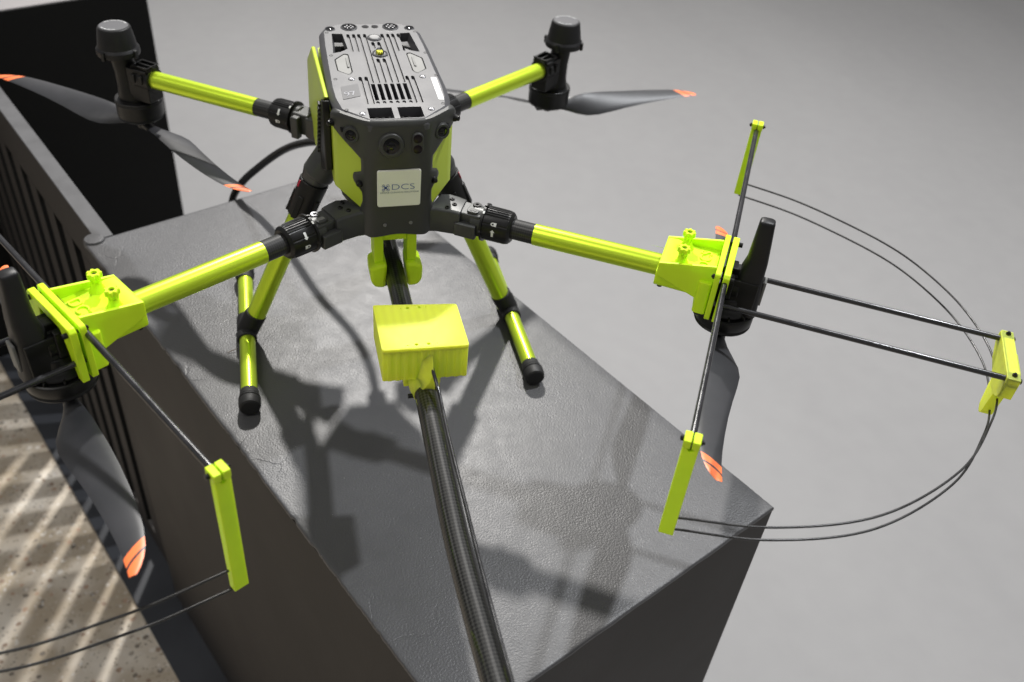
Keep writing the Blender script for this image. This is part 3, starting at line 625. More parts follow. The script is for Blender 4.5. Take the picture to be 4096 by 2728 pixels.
bm = bmesh.new(); prism(bm, [PM(x, y, -0.0002) for x, y in st], [PM(x, y, 0.0004) for x, y in st]); k_ = finish(bm, 'serial_label', 'white', dr, label='narrow white serial label on the top plate')
bm = bmesh.new()
for i in range(11): box(bm, 0.0542, 0.0556, 0.926 + i * 0.0024, 0.9274 + i * 0.0024, PM(0.055, 0.92).z + 0.0004, PM(0.055, 0.92).z + 0.0014)
finish(bm, 'serial_code', 'pad2', k_)

# things on the front cover
def boss(name, x, h, r, ro, depth, material='shell', yoff=0.0, lensr=None, lensm='lens'):
    c = V(x, yfront(x) + yoff, h); nrm = V(0.35 * (1 if x > 0 else -1) if abs(x) > 0.04 else 0, -1, 0.12).normalized()
    bm = bmesh.new(); lathe(bm, [(ro * 1.25, -0.006), (ro * 1.04, depth - 0.0018), (ro, depth - 0.0004), (ro * 0.96, depth), (r * 1.04, depth), (r, depth - 0.0006), (r * 0.97, depth - 0.0016), (0, depth - 0.0016)], c, nrm, 48)
    o = finish(bm, name, material, dr, angle=40)
    bm = bmesh.new(); lathe(bm, [(r * 0.96, depth - 0.0019), (r * 0.95, depth - 0.0011), (r * 0.55, depth - 0.0008), (r * 0.5, depth - 0.0011), (r * 0.3, depth - 0.0004), (0, depth - 0.0002)], c, nrm, 40)
    finish(bm, 'lens', lensm, o); return o
boss('front_camera', -0.0075, 0.3705, 0.0088, 0.0130, 0.0040, yoff=-0.001)
boss('vision_camera', -0.0475, 0.3775, 0.0058, 0.0084, 0.0035, yoff=-0.001)
boss('vision_camera', 0.0480, 0.3775, 0.0058, 0.0084, 0.0035, yoff=-0.001)
ir = []
for k in range(24):
    a = 2 * math.pi * k / 24; ir.append((0.0202 + 0.0066 * math.cos(a), 0.3718 + 0.0066 * math.sin(a) + (0.0060 if math.sin(a) > 0 else -0.0060)))
bm = bmesh.new(); prism(bm, [V(x, 0.870, z) for x, z in ir], [V(0.0202 + (x - 0.0202) * 0.9, 0.8645, 0.3718 + (z - 0.3718) * 0.95) for x, z in ir]); b_ = finish(bm, 'range_sensor', 'shell', dr, bevel=0.0008, seg=3)
for z in (0.3778, 0.3657):
    bm = bmesh.new(); lathe(bm, [(0.0048, 0.0), (0.0048, 0.0004), (0.0044, 0.0006), (0, 0.0006)], V(0.0202, 0.8645, z), (0, -1, 0), 32); finish(bm, 'sensor_window', 'irlens', b_)
for s in (-1, 1):
    bm = bmesh.new(); lathe(bm, [(0.0052, -0.004), (0.0044, 0.0004), (0.0034, 0.0016), (0.0026, 0.0034), (0.0022, 0.0056), (0.0012, 0.0062), (0, 0.0062)], V(s * 0.0405, yfront(0.0405), 0.3215), (s * 0.25, -1, 0.25), 24)
    finish(bm, 'cover_stud', 'black', dr)
    bm = bmesh.new(); lathe(bm, [(0.0050, -0.004), (0.0040, 0.0006), (0.0030, 0.0022), (0.0027, 0.0045), (0.0012, 0.0052), (0, 0.0052)], V(s * 0.0665, 0.8990, 0.3830), (s * 0.8, -0.7, 0.1), 24)
    finish(bm, 'cover_stud', 'black', dr)
for x, z in ((-0.0147, 0.2712), (0.0142, 0.2725)):
    bm = bmesh.new(); lathe(bm, [(0.0021, -0.001), (0.0021, 0.0004), (0.0016, 0.0006), (0.0013, 0.0001), (0.0005, 0.0001), (0, 0.0006)], V(x, 0.8683, z), (0, -1, 0), 20); finish(bm, 'screw', 'steel', dr)
# the white logo plate
pp = rpoly([(-0.0228, 0.3408), (0.0246, 0.3410), (0.0240, 0.2966), (-0.0230, 0.2964)], 0.0028, 5)
bm = bmesh.new(); prism(bm, [V(x, 0.8700, z) for x, z in pp], [V(x, 0.8655, z) for x, z in pp]); lab = finish(bm, 'logo_plate', 'label', dr, bevel=0.0005, label='square off-white company logo plate')
text('logo_letters', 'DCS', 0.0098, 'blue', lab, V(0.0048, 0.8652, 0.3207), (1, 0, 0), (0, 0, 1), 0.0001, sx=1.42, bold=-0.00018)
text('logo_words', 'DRONE CLEANING SOLUTIONS', 0.0024, 'greyprint', lab, V(0.0010, 0.8652, 0.3143), (1, 0, 0), (0, 0, 1), 0.0001, sx=1.22)
bm = bmesh.new(); cx, cz = -0.0140, 0.3206
for a in (45, 135):
    a = math.radians(a); d = V(math.cos(a), 0, math.sin(a)); n2 = V(-d.z, 0, d.x)
    for t in (-1, 1):
        p0 = V(cx, 0.8652, cz); p1 = p0 + d * t * 0.0038
        prism(bm, [p0 + n2 * 0.0008, p0 - n2 * 0.0008, p1 - n2 * 0.00025, p1 + n2 * 0.00025], [q + V(0, -0.0002, 0) for q in (p0 + n2 * 0.0008, p0 - n2 * 0.0008, p1 - n2 * 0.00025, p1 + n2 * 0.00025)])
        # open rotor rings round each arm end
        c = p0 + d * t * 0.0034
        prev = None
        for k in range(13):
            b = math.atan2(d.z * t, d.x * t) - 2.2 + 4.4 * k / 12; q = V(math.cos(b), 0, math.sin(b))
            cur = (c + q * 0.0014, c + q * 0.0017)
            if prev: prism(bm, [prev[0], prev[1], cur[1], cur[0]], [z_ + V(0, -0.0002, 0) for z_ in (prev[0], prev[1], cur[1], cur[0])])
            prev = cur
finish(bm, 'logo_mark', 'blue', lab)

# left and right battery panels (stand proud of the sides) with ribbed black vents
for s in (-1,):
    outl = [(0.918, 0.402), (1.075, 0.392), (1.150, 0.345), (1.168, 0.262), (1.10, 0.250), (1.03, 0.268), (0.968, 0.335), (0.945, 0.385)]
    def bx(y, z, d): return V(s * (0.0665 + d + max(0, y - 1.0) * 0.03), y, z)
    bm = bmesh.new(); prism(bm, [bx(y, z, 0.0) for y, z in outl], [bx(y, z, 0.0045) for y, z in outl]); finish(bm, 'battery_panel', 'vinyl', dr, bevel=0.0012)
    bm = bmesh.new(); q = [(0.914, 0.400), (0.944, 0.388), (1.028, 0.268), (1.016, 0.262), (0.945, 0.300), (0.912, 0.318)]
    prism(bm, [V(s * 0.066, y, z) for y, z in q], [V(s * 0.0735, y, z) for y, z in q])
    vent = finish(bm, 'battery_vent', 'black', dr, bevel=0.0015)
    bm = bmesh.new()
    for k in range(15):
        t = k / 14; y = 0.948 + 0.078 * t; z = 0.380 - 0.112 * t
        box(bm, s * 0.0725, s * 0.0765, y - 0.004, y + 0.005, z - 0.0016, z + 0.0016)
    finish(bm, 'vent_fins', 'black', vent, bevel=0.0005)

# ------------------------------------------------------------------ arms
A0 = V(0.149, 0.831, 0); S_ = V(0.848, -0.53, 0).normalized(); Q_ = V(-S_.y, S_.x, 0)
AH = 0.272
R0 = V(0.1431, 1.1906, 0); RS = V(0.136, 0.102, 0).normalized(); RQ = V(-RS.y, RS.x, 0)   # q grows backwards
RH0 = 0.2607; RH1 = 0.2567
def FA(side): return lambda s, q, h: Vector((side * (A0 + S_ * s + Q_ * q).x, (A0 + S_ * s + Q_ * q).y, h))
def RA(side): return lambda s, q, h: Vector((side * (R0 + RS * s + RQ * q).x, (R0 + RS * s + RQ * q).y, h))

def lock_ring(L, s0, s1, h, parent, arrow_first, decal=True):
    """ribbed clamp sleeve on the arm, from s0 (body side) to s1"""
    r = 0.0198; o = L(s0, 0, h); ax = L(s1, 0, h) - o; ln = ax.length; ax.normalize()
    up = V(0, 0, 1); side = ax.cross(up).normalized()
    if side.y > 0: side = -side                                   # towards the camera
    bm = bmesh.new(); n = 144; rs = []
    prof_ = [(0.0, 1.10), (0.0024, 1.10), (0.0028, 1.0), (0.004, 1.0), (ln - 0.007, 0.985), (ln - 0.003, 0.93), (ln - 0.0005, 0.80), (ln, 0.76), (ln, 0.62)]
    for t, k in prof_:
        ring = []
        for i in range(n):
            a = 2 * math.pi * i / n; rr = r * k                  # a = 0 at the top, grows to the camera side
            if 0.003 < t < ln - 0.006:
                m_ = abs((a if a < math.pi else a - 2 * math.pi))
                if m_ < 0.62 and (i // 2) % 2 == 0: rr -= 0.0011
                elif m_ >= 0.62 and (i // 2) % 12 == 0: rr -= 0.0009
            if t < 0.003 and (i % 36) < 3: rr += 0.0016
            ring.append(bm.verts.new(o + ax * t + (up * math.cos(a) + side * math.sin(a)) * rr))
        rs.append(ring)
    for a, b in zip(rs, rs[1:]):
        for i in range(n): bm.faces.new((a[i], a[(i + 1) % n], b[(i + 1) % n], b[i]))
    bm.faces.new(rs[0][::-1]); bm.faces.new(rs[-1])
    ring = finish(bm, 'lock_ring', 'black', parent, angle=30)
    if decal:
        def cyl(u, v):   # u along the axis (m), v round the sleeve (rad)
            return o + ax * (ln * 0.46 + u) + (up * math.cos(v) + side * math.sin(v)) * (r + 0.0004)
        bm = bmesh.new()
        def quad(u0, u1, v0, v1, n_=4):
            for k in range(n_):
                a, b = v0 + (v1 - v0) * k / n_, v0 + (v1 - v0) * (k + 1) / n_
                bm.faces.new([bm.verts.new(cyl(*p)) for p in ((u0, a), (u1, a), (u1, b), (u0, b))])
        va, vl = (0.98, 1.62) if arrow_first else (1.58, 1.02); sg = 1 if arrow_first else -1
        quad(-0.0014, 0.0014, va - sg * 0.20, va + sg * 0.10)
        bm.faces.new([bm.verts.new(cyl(*p)) for p in ((-0.0028, va + sg * 0.10), (0.0028, va + sg * 0.10), (0, va + sg * 0.24))])
        # padlock: body and shackle (along the sleeve)
        quad(0.0002, 0.0034, vl - 0.105, vl + 0.105)
        prev = None
        for k in range(9):
            b = math.pi * k / 8; cu = (-math.sin(b) * 0.0034, vl - math.cos(b) * 0.105); ci = (-math.sin(b) * 0.0021, vl - math.cos(b) * 0.055)
            cur = (cyl(*cu), cyl(*ci))
            if prev: bm.faces.new([bm.verts.new(p) for p in (prev[0], cur[0], cur[1], prev[1])])
            prev = cur
        box(bm, 0, 1, 0, 1, 0, 1, lambda x, y, z: o + ax * (0.0006 + 0.0022 * x) + (up * math.cos(0.42 + 0.16 * y) + side * math.sin(0.42 + 0.16 * y)) * (r * 1.10 + 0.0003 * z))
        finish(bm, 'lock_mark', 'white', ring)
    return ring

def prop_blade(bm, hub, tip, flip, twist=1.0, off=0.0):
    """one blade as a lofted aerofoil; uv = (radius, chord -1..1)"""
    hub = Vector(hub); tip = Vector(tip); d = (tip - hub).normalized(); R = 0.267
    c = d.cross(V(0, 0, 1)).normalized() * flip; nrm = c.cross(d); nrm = nrm if nrm.z > 0 else -nrm
    T = [(0.010, 0.013, 0.0, 14, 0.0052), (0.022, 0.015, 0.0, 20, 0.0046), (0.034, 0.021, 0.001, 24, 0.0040), (0.048, 0.030, 0.003, 24, 0.0036), (0.064, 0.0375, 0.0045, 22, 0.0032), (0.082, 0.0400, 0.004, 19, 0.0030),
         (0.105, 0.0385, 0.001, 16, 0.0027), (0.135, 0.0345, -0.003, 13, 0.0024), (0.165, 0.0305, -0.006, 11, 0.0021), (0.195, 0.0268, -0.008, 9, 0.0019), (0.222, 0.0225, -0.0085, 8, 0.0016), (0.240, 0.0185, -0.0075, 7, 0.0014),
         (0.252, 0.0145, -0.0055, 6, 0.0012), (0.260, 0.0105, -0.0035, 6, 0.0010), (0.2655, 0.0070, -0.0015, 6, 0.0008), (0.267, 0.0050, -0.0008, 6, 0.0005)]
    # refine
    TT = []
    for a, b in zip(T, T[1:]):
        for k in range(4): t = k / 4; TT.append([a[i] + (b[i] - a[i]) * t for i in range(5)])
    TT.append(list(T[-1]))
    uvl = bm.loops.layers.uv.verify(); rings = []; m = 10
    for r, ch, oc, pt, th in TT:
        pt = math.radians(pt * twist); ring = []
        for k in range(2 * m):
            if k <= m: x = -1 + 2 * k / m; zz = 1
            else: x = 1 - 2 * (k - m) / m; zz = -1
            t = th * 0.5 * math.sqrt(max(0, 1 - x * x)) * (1 if zz > 0 else 0.5) * zz + th * 0.5 * (1 - x * x)
            u = x * ch * 0.5; y = oc + u * math.cos(pt) + t * math.sin(pt); z = -u * math.sin(pt) + t * math.cos(pt)
            ring.append((bm.verts.new(hub + d * r + c * y + nrm * z), r, x))
        rings.append(ring)
    for a, b in zip(rings, rings[1:]):
        for k in range(2 * m):
            q = (a[k], a[(k + 1) % (2 * m)], b[(k + 1) % (2 * m)], b[k]); f = bm.faces.new([v[0] for v in q])
            for lp, v in zip(f.loops, q): lp[uvl].uv = (v[1], v[2])
    bm.faces.new([v[0] for v in rings[0]][::-1]); f = bm.faces.new([v[0] for v in rings[-1]])
    for lp, v in zip(f.loops, rings[-1]): lp[uvl].uv = (v[1], v[2])

def propeller(hub, tips, flip, parent, twist=(1.0, 1.0)):
    hub = Vector(hub)
    bm = bmesh.new(); lathe(bm, [(0.0075, -0.006), (0.0085, -0.004), (0.0085, 0.004), (0.0068, 0.006), (0.0068, 0.012)], hub, (0, 0, 1), 32)
    d = (Vector(tips[0]) - hub); d.z = 0; d.normalize(); c = V(-d.y, d.x, 0)
    box(bm, -0.020, 0.020, -0.0065, 0.0065, -0.0035, 0.0030, lambda x, y, z: hub + d * x + c * y + V(0, 0, z))
    h = finish(bm, 'propeller', 'black', parent, bevel=0.0006)
    for t, tw_ in zip(tips, twist):
        bm = bmesh.new(); prop_blade(bm, hub, t, flip, tw_); o = finish(bm, 'blade', 'prop', h, angle=60)
    return h

def knob(c, parent):
    bm = bmesh.new()
    md = lambda a, r, h: (1 + 0.13 * max(-1, min(1, 2.0 * math.cos(7 * a)))) if r > 0.004 else 1
    lathe(bm, [(0.0040, -0.014), (0.0046, -0.006), (0.0052, -0.0052), (0.0062, -0.0045), (0.0062, 0.0), (0.0056, 0.0008), (0.0030, 0.0008), (0.0027, -0.002), (0, -0.002)], c, (0, 0, 1), 84, md)
    k = finish(bm, 'knob', 'print', parent, angle=30)
    bm = bmesh.new(); lathe(bm, [(0.0024, -0.0022), (0.0022, -0.0010), (0, -0.0010)], c, (0, 0, 1), 6); finish(bm, 'nut', 'blacksteel', k)

def pt_on(L, s, q, h): return L(s, q, h)

for side in (1, -1):
    L = FA(side)
    # arm root casting bolted to the body
    arm = None
    bm = bmesh.new()
    root = [V(side * 0.0405, 0.8735, 0), V(side * 0.0665, 0.9010, 0)]
    def sec(pf, pb, h0, h1, r=0.004):
        """rounded rectangle section between plan points pf (front) and pb (back)"""
        out = []; n = 5; wdt = (pb - pf).length; d = (pb - pf).normalized(); hgt = h1 - h0
        for cx_, cz_, a0 in ((wdt - r, hgt - r, 0), (r, hgt - r, 90), (r, r, 180), (wdt - r, r, 270)):
            for k in range(n): a = math.radians(a0 + 90 * k / (n - 1)); out.append(pf + d * (cx_ + r * math.cos(a)) + V(0, 0, h0 + cz_ + r * math.sin(a)))
        return out
    secs = [sec(V(side * 0.0340, 0.8735, 0), V(side * 0.0560, 0.9050, 0), 0.2545, 0.2860), sec(V(side * 0.0425, 0.8725, 0), V(side * 0.0665, 0.9030, 0), 0.2545, 0.2865),
            sec(L(-0.094, -0.0185, 0), L(-0.098, 0.0165, 0), 0.2545, 0.2865), sec(L(-0.0845, -0.0182, 0), L(-0.088, 0.0150, 0), 0.2550, 0.2860)]
    prev = None
    for sc in secs:
        cur = [bm.verts.new(p) for p in sc]
        if prev:
            for i in range(len(cur)): bm.faces.new((prev[i], prev[(i + 1) % len(cur)], cur[(i + 1) % len(cur)], cur[i]))
        else: bm.faces.new(cur)
        prev = cur
    bm.faces.new(prev[::-1])
    arm = finish(bm, 'arm', 'armgrey', dr, angle=40)
    # hinge block
    bm = bmesh.new()
    box(bm, -0.092, -0.0615, -0.0135, 0.0125, 0.2575, 0.2840, L)
    tube(bm, L(-0.074, 0, AH - 0.001), L(-0.058, 0, AH - 0.001), 0.0165, n=40)
    box(bm, -0.0895, -0.0640, -0.0215, -0.0125, 0.2570, 0.2740, L)
    finish(bm, 'hinge_block', 'armgrey', arm, bevel=0.0018, seg=3)
    bm = bmesh.new(); tab = rpoly([(-0.079, -0.011), (-0.0655, -0.011), (-0.0655, 0.0095), (-0.079, 0.0095)], 0.004, 4)
    prism(bm, [L(s, q, 0.2835) for s, q in tab], [L(s, q, 0.2868) for s, q in tab])
    tb = finish(bm, 'hinge_tab', 'armgrey', arm, bevel=0.0006)
    bm = bmesh.new(); sl = rpoly([(-0.0765, -0.0085), (-0.0680, -0.0085), (-0.0680, -0.0030), (-0.0765, -0.0030)], 0.002, 3)
    prism(bm, [L(s, q, 0.2855) for s, q in sl], [L(s, q, 0.2872) for s, q in sl]); finish(bm, 'tab_slot', 'pad' if side < 0 else 'shell', tb)
    bm = bmesh.new(); lathe(bm, [(0.0050, -0.002), (0.0050, 0.0010), (0.0044, 0.0016), (0.0019, 0.0016), (0.0016, 0.0), (0, 0.0)], L(-0.0715, 0.0045, 0.2870), (0, 0, 1), 28)
    finish(bm, 'hinge_screw', 'steel' if side < 0 else 'blacksteel', arm)
    for sx_, sy_ in ((0.0653, 0.8875), (0.0655, 0.8762), (0.0562, 0.8706)) if side > 0 else ((-0.0590, 0.8925), (-0.0620, 0.8825), (-0.0535, 0.8765)):
        bm = bmesh.new(); screw(bm, V(sx_, sy_ + 0.002, 0.2866), (0, 0, 1), 0.0028, 0.0014, 0.0013); finish(bm, 'screw', 'blacksteel', arm)
    lock_ring(L, -0.0600, -0.0255, AH - 0.001, arm, side < 0)
    bm = bmesh.new(); tube(bm, L(-0.034, 0, AH - 0.001), L(0.002, 0, AH - 0.001), 0.0117, n=48, uv=True, rings=4); finish(bm, 'carbon_sleeve', 'carbon2', arm)
    bm = bmesh.new(); tube(bm, L(0.0, 0, AH - 0.001), L(0.200, 0, AH + 0.001), 0.0122, n=64, rings=8); finish(bm, 'lime_tube', 'tube', arm)

    # ---- motor, antenna
    Pc = L(0.2247, 0, 0)
    bm = bmesh.new()
    lathe(bm, [(0.0100, 0.2190), (0.0280, 0.2210), (0.0312, 0.2226), (0.0318, 0.2240), (0.0312, 0.2245), (0.0318, 0.2252), (0.0313, 0.2258), (0.0319, 0.2266), (0.0316, 0.2275), (0.0320, 0.2285), (0.0322, 0.2385), (0.0316, 0.2400), (0.0300, 0.2408), (0.0290, 0.2400), (0.020, 0.2390)], Pc, (0, 0, 1), 72)
    mot = finish(bm, 'motor', 'black', dr, angle=28)
    bm = bmesh.new(); lathe(bm, [(0.0095, 0.2040), (0.0105, 0.2060), (0.0105, 0.2200)], Pc, (0, 0, 1), 32); finish(bm, 'shaft', 'black', mot)
    bm = bmesh.new()
    lathe(bm, [(0.0255, 0.2400), (0.0265, 0.2425), (0.0235, 0.2475), (0.0190, 0.2500), (0.0180, 0.2600), (0.014, 0.262)], Pc, (0, 0, 1), 48)
    for k in range(10):
        a = 2 * math.pi * k / 10; d = V(math.cos(a), math.sin(a), 0); t = V(-d.y, d.x, 0)
        box(bm, 0.018, 0.0300, -0.0011, 0.0011, 0.2395, 0.2445, lambda x, y, z: Pc + d * x + t * y + V(0, 0, z))
    box(bm, 0.214, 0.2520, -0.0150, 0.0150, 0.2450, 0.2860, L)
    tube(bm, L(0.2120, 0, AH), L(0.2330, 0, AH), 0.0165, n=32)
    box(bm, 0.2150, 0.2260, -0.018, -0.010, 0.262, 0.290, L); box(bm, 0.2150, 0.2260, 0.010, 0.018, 0.262, 0.290, L)
    box(bm, 0.2170, 0.2300, -0.006, 0.006, 0.284, 0.2945, L)
    finish(bm, 'motor_mount', 'black', mot, bevel=0.0018, seg=3)
    bm = bmesh.new()   # antenna fin: rounded-rectangle loft
    sects = [(0.2425, 0.2420, 0.0155, 0.0145), (0.2420, 0.2600, 0.0152, 0.0145), (0.2415, 0.2800, 0.0142, 0.0140), (0.2415, 0.2950, 0.0130, 0.0130), (0.2430, 0.3080, 0.0112, 0.0112), (0.2425, 0.3285, 0.0098, 0.0092), (0.2418, 0.3530, 0.0081, 0.0074), (0.2418, 0.3555, 0.0075, 0.0068), (0.2418, 0.3565, 0.0062, 0.0056)]
    prev = None
    for sc_, hz, a_, b_ in sects:
        cur = []
        for k in range(32):
            t = 2 * math.pi * k / 32; cc, ss = math.cos(t), math.sin(t); e = 0.5
            cur.append(bm.verts.new(L(sc_ + a_ * math.copysign(abs(cc) ** e, cc), b_ * math.copysign(abs(ss) ** e, ss), hz)))
        if prev:
            for i in range(32): bm.faces.new((prev[i], prev[(i + 1) % 32], cur[(i + 1) % 32], cur[i]))
        else: bm.faces.new(cur)
        prev = cur
    bm.faces.new(prev[::-1]); finish(bm, 'antenna', 'blacksat', dr, angle=40)
    bm = bmesh.new(); box(bm, 0.2560, 0.2590, -0.0065, 0.0065, 0.2560, 0.2860, L); finish(bm, 'status_light', 'pad', mot, bevel=0.0008)

    # ---- propeller
    if side > 0: propeller((Pc.x, Pc.y, 0.2085), [(0.2275, 0.4725, 0.2415), (0.4495, 0.954, 0.180)], -1, dr)
    else: propeller((Pc.x, Pc.y, 0.2085), [(-0.2586, 0.456, 0.242), (-0.436, 0.963, 0.188)], 1, dr)

    # ---- guard bracket on the arm end
    bm = bmesh.new()
    s0, s1, w = 0.1450, 0.2045, 0.0285; tw = 0.0034
    def hs(s): return 0.2935 + (s - s0) / (s1 - s0) * 0.0115
    for q in (-1, 1):   # side walls: wedge running down to the outer leg
        wall = [(s0, 0.2780), (s0, hs(s0)), (s1, hs(s1)), (0.2110, 0.2460), (0.1905, 0.2460), (0.1890, 0.2610)]
        prism(bm, [L(s, q * w, h) for s, h in wall], [L(s, q * (w - tw), h) for s, h in wall])
    box(bm, s0, s0 + tw, -w + tw, w - tw, 0.2780, hs(s0) - 0.0001, L)
    fp = [(s0 + 0.0002, 0.2785), (s0 + 0.0002, 0.2932), (s0 + 0.012, 0.2945), (s0 + 0.022, 0.2925), (s0 + 0.032, 0.2915), (s1, 0.2920), (s1, 0.2785)]
    prism(bm, [L(s, -w + tw * 0.9, h) for s, h in fp], [L(s, w - tw * 0.9, h) for s, h in fp])
    br = finish(bm, 'guard_bracket', 'print', dr, bevel=0.0007, seg=2)
    for q in (-1, 1):   # half-round boss down each front corner
        bm = bmesh.new(); cor = rpoly([(0.1895, q * w * 0.97), (0.2045, q * w * 0.97), (0.2045, q * (w + 0.0052)), (0.1915, q * (w + 0.0052))], 0.003, 4)
        prism(bm, [L(s, qq, 0.2455) for s, qq in cor], [L(s, qq, 0.2855) for s, qq in cor]); finish(bm, 'corner_boss', 'print', br, bevel=0.0024, seg=4)
    bm = bmesh.new()
    lo = rpoly([(-w + 0.008, 0.2595), (w - 0.008, 0.2595), (w - 0.0035, 0.2640), (w - 0.0035, 0.2800), (-w + 0.0035, 0.2800), (-w + 0.0035, 0.2640)], 0.003, 3)
    prism(bm, [L(0.1435, q, h) for q, h in lo], [L(0.1880, q, h - 0.001) for q, h in lo]); finish(bm, 'lower_clamp', 'print', br, bevel=0.001, label=None)
    # two clamp plates with the cross rod gripped between them
    for a, b, nm in ((0.2050, 0.2108, 'clamp_plate'), (0.2138, 0.2205, 'clamp_plate')):
        bm = bmesh.new()
        if a < 0.21: pq = rpoly([(-0.042, 0.2455), (0.042, 0.2455), (0.042, 0.3055), (-0.042, 0.3055)], 0.004, 4)
        else:        # outer plate is an arch over the motor clamp
            pq = [(-0.042, 0.2455), (-0.033, 0.2455), (-0.020, 0.2960), (0.020, 0.2960), (0.033, 0.2455), (0.042, 0.2455), (0.042, 0.3020), (0.0385, 0.3055), (-0.0385, 0.3055), (-0.042, 0.3020)]
        prism(bm, [L(a, q, h) for q, h in pq], [L(b, q, h) for q, h in pq]); finish(bm, nm, 'print', br, bevel=0.0008)
    for q in (-0.036, 0.036):
        bm = bmesh.new(); tube(bm, L(0.2015, q, 0.2985), L(0.2245, q, 0.2985), 0.0015, n=12); tube(bm, L(0.2205, q, 0.2985), L(0.2250, q, 0.2985), 0.0027, n=16)
        tube(bm, L(0.2025, q, 0.2985), L(0.2050, q, 0.2985), 0.0026, n=6); finish(bm, 'plate_bolt', 'blacksteel', br)
    for s_, q_, h_ in ((0.1955, -w - 0.0020, 0.2460), (0.2095, -w + 0.004, 0.2455), (0.150, -w + 0.011, 0.2598)):
        bm = bmesh.new(); tube(bm, L(s_, q_, h_ - 0.0022), L(s_, q_, h_ + 0.003), 0.0029, n=16); finish(bm, 'bracket_bolt', 'blacksteel', br)
    for q in (-0.0165, 0.0165):
        bm = bmesh.new(); lathe(bm, [(0.0095, 0.290), (0.0056, 0.2965), (0.0046, 0.302)], L(0.167, q, 0), (0, 0, 1), 28); finish(bm, 'knob_post', 'print', br)
        knob(L(0.167, q, 0.3115), br)
    ex = L(0, -1, 0) - L(0, 0, 0); ey = L(1, 0, 0) - L(0, 0, 0)
    # raised initials in the tray, read from the body side
    e1 = (L(0, 1, 0) - L(0, 0, 0)) * (1 if side > 0 else -1)
    text('raised_initials', 'DCS', 0.0175, 'print', br, L(0.191, 0.0, 0.2925), e1 if side > 0 else (L(0, -1, 0) - L(0, 0, 0)), (L(-1, 0, 0) - L(0, 0, 0)), 0.0022) if side > 0 else \
        text('raised_initials', 'DCS', 0.0175, 'print', br, L(0.191, 0.0, 0.2925), (L(0, -1, 0) - L(0, 0, 0)), (L(1, 0, 0) - L(0, 0, 0)), 0.0022)

    # ---- prop guard: rods, end clamps, double wire hoop
    if side > 0:
        rf, rb = V(0.1861, 0.4692, 0.295), V(0.5041, 1.0100, 0.295)
        bot = 0.1855; wf = ((0.205, 0.2123), (0.189, 0.1925))
    else:
        rf, rb = V(-0.1894, 0.4977, 0.295), V(-0.500, 1.0250, 0.295)
        bot = 0.1595; wf = ((0.184, 0.2123), (0.158, 0.1925))
    bm = bmesh.new(); tube(bm, rf, rb, 0.0031, n=20); gd = finish(bm, 'cross_rod', 'rod', dr)
    for q in (-0.034, 0.034):
        bm = bmesh.new(); tube(bm, L(0.206, q, 0.264), L(0.512, q, 0.264), 0.0030, n=20); finish(bm, 'outer_rod', 'rod', dr)
    rd = (rb - rf).normalized(); rc = V(rd.y, -rd.x, 0)
    for P_, bt, sg in ((rf, bot, 1), (rb, 0.195, -1)):
        bm = bmesh.new(); dd = rd * sg
        fb = lambda x, y, z: Vector((P_.x, P_.y, 0)) + rc * x + dd * (y - 0.004) + V(0, 0, z)
        # tall slim bar, split at the head for the rod
        pr_ = [(-0.0068, bt), (0.0068, bt), (0.0068, 0.3020), (0.0055, 0.3045), (0.0006, 0.3045), (0.0006, 0.2975), (0.0030, 0.2950), (0.0, 0.2920), (-0.0030, 0.2950), (-0.0006, 0.2975), (-0.0006, 0.3045), (-0.0055, 0.3045), (-0.0068, 0.3020)]
        prism(bm, [fb(x, 0.0, z) for x, z in pr_], [fb(x, 0.0085, z) for x, z in pr_])
        for x0, x1 in ((-0.0072, -0.0006), (0.0006, 0.0072)): box(bm, x0, x1, -0.0005, 0.0130, 0.2965, 0.3050, fb)
        cl = finish(bm, 'guard_clamp', 'print', dr, bevel=0.0008)
        bm = bmesh.new(); tube(bm, fb(-0.0105, 0.007, 0.3005), fb(0.0105, 0.007, 0.3005), 0.0014, n=12); tube(bm, fb(-0.0100, 0.007, 0.3005), fb(-0.0070, 0.007, 0.3005), 0.0025, n=16); tube(bm, fb(0.0070, 0.007, 0.3005), fb(0.0090, 0.007, 0.3005), 0.0026, n=6)
        finish(bm, 'clamp_bolt', 'blacksteel', cl)
        bm = bmesh.new(); box(bm, -0.0045, 0.0045, 0.0078, 0.0086, 0, 0.001, fb); bm.free()
    # outer clamp linking the two outer rods to the wire hoop
    bm = bmesh.new()
    # a shallow channel open to the outside with a tongue reaching down to the wires
    web = rpoly([(-0.0405, 0.2440), (-0.0405, 0.2690), (0.0425, 0.2690), (0.0425, 0.2560), (0.026, 0.2440), (0.008, 0.2400), (-0.010, 0.2330), (-0.030, 0.2370)], 0.003, 3)
    prism(bm, [L(0.5060, q, h) for q, h in web], [L(0.5085, q, h) for q, h in web])
    box(bm, 0.5075, 0.5190, -0.0405, 0.0425, 0.2665, 0.2690, L); box(bm, 0.5075, 0.5190, -0.0405, 0.0425, 0.2585, 0.2612, L)
    box(bm, 0.5070, 0.5190, -0.0410, -0.0290, 0.2440, 0.2692, L); box(bm, 0.5070, 0.5190, 0.0310, 0.0430, 0.2560, 0.2692, L)
    leg = rpoly([(-0.012, 0.2560), (0.026, 0.2560), (0.0235, 0.2100), (0.0190, 0.1860), (0.0100, 0.1810), (0.0030, 0.1860), (-0.001, 0.2100)], 0.003, 3)
    prism(bm, [L(0.5150, q, h) for q, h in leg], [L(0.5270, q, h) for q, h in leg])
    ocl = finish(bm, 'outer_clamp', 'clearprint', dr, bevel=0.0012, seg=3)
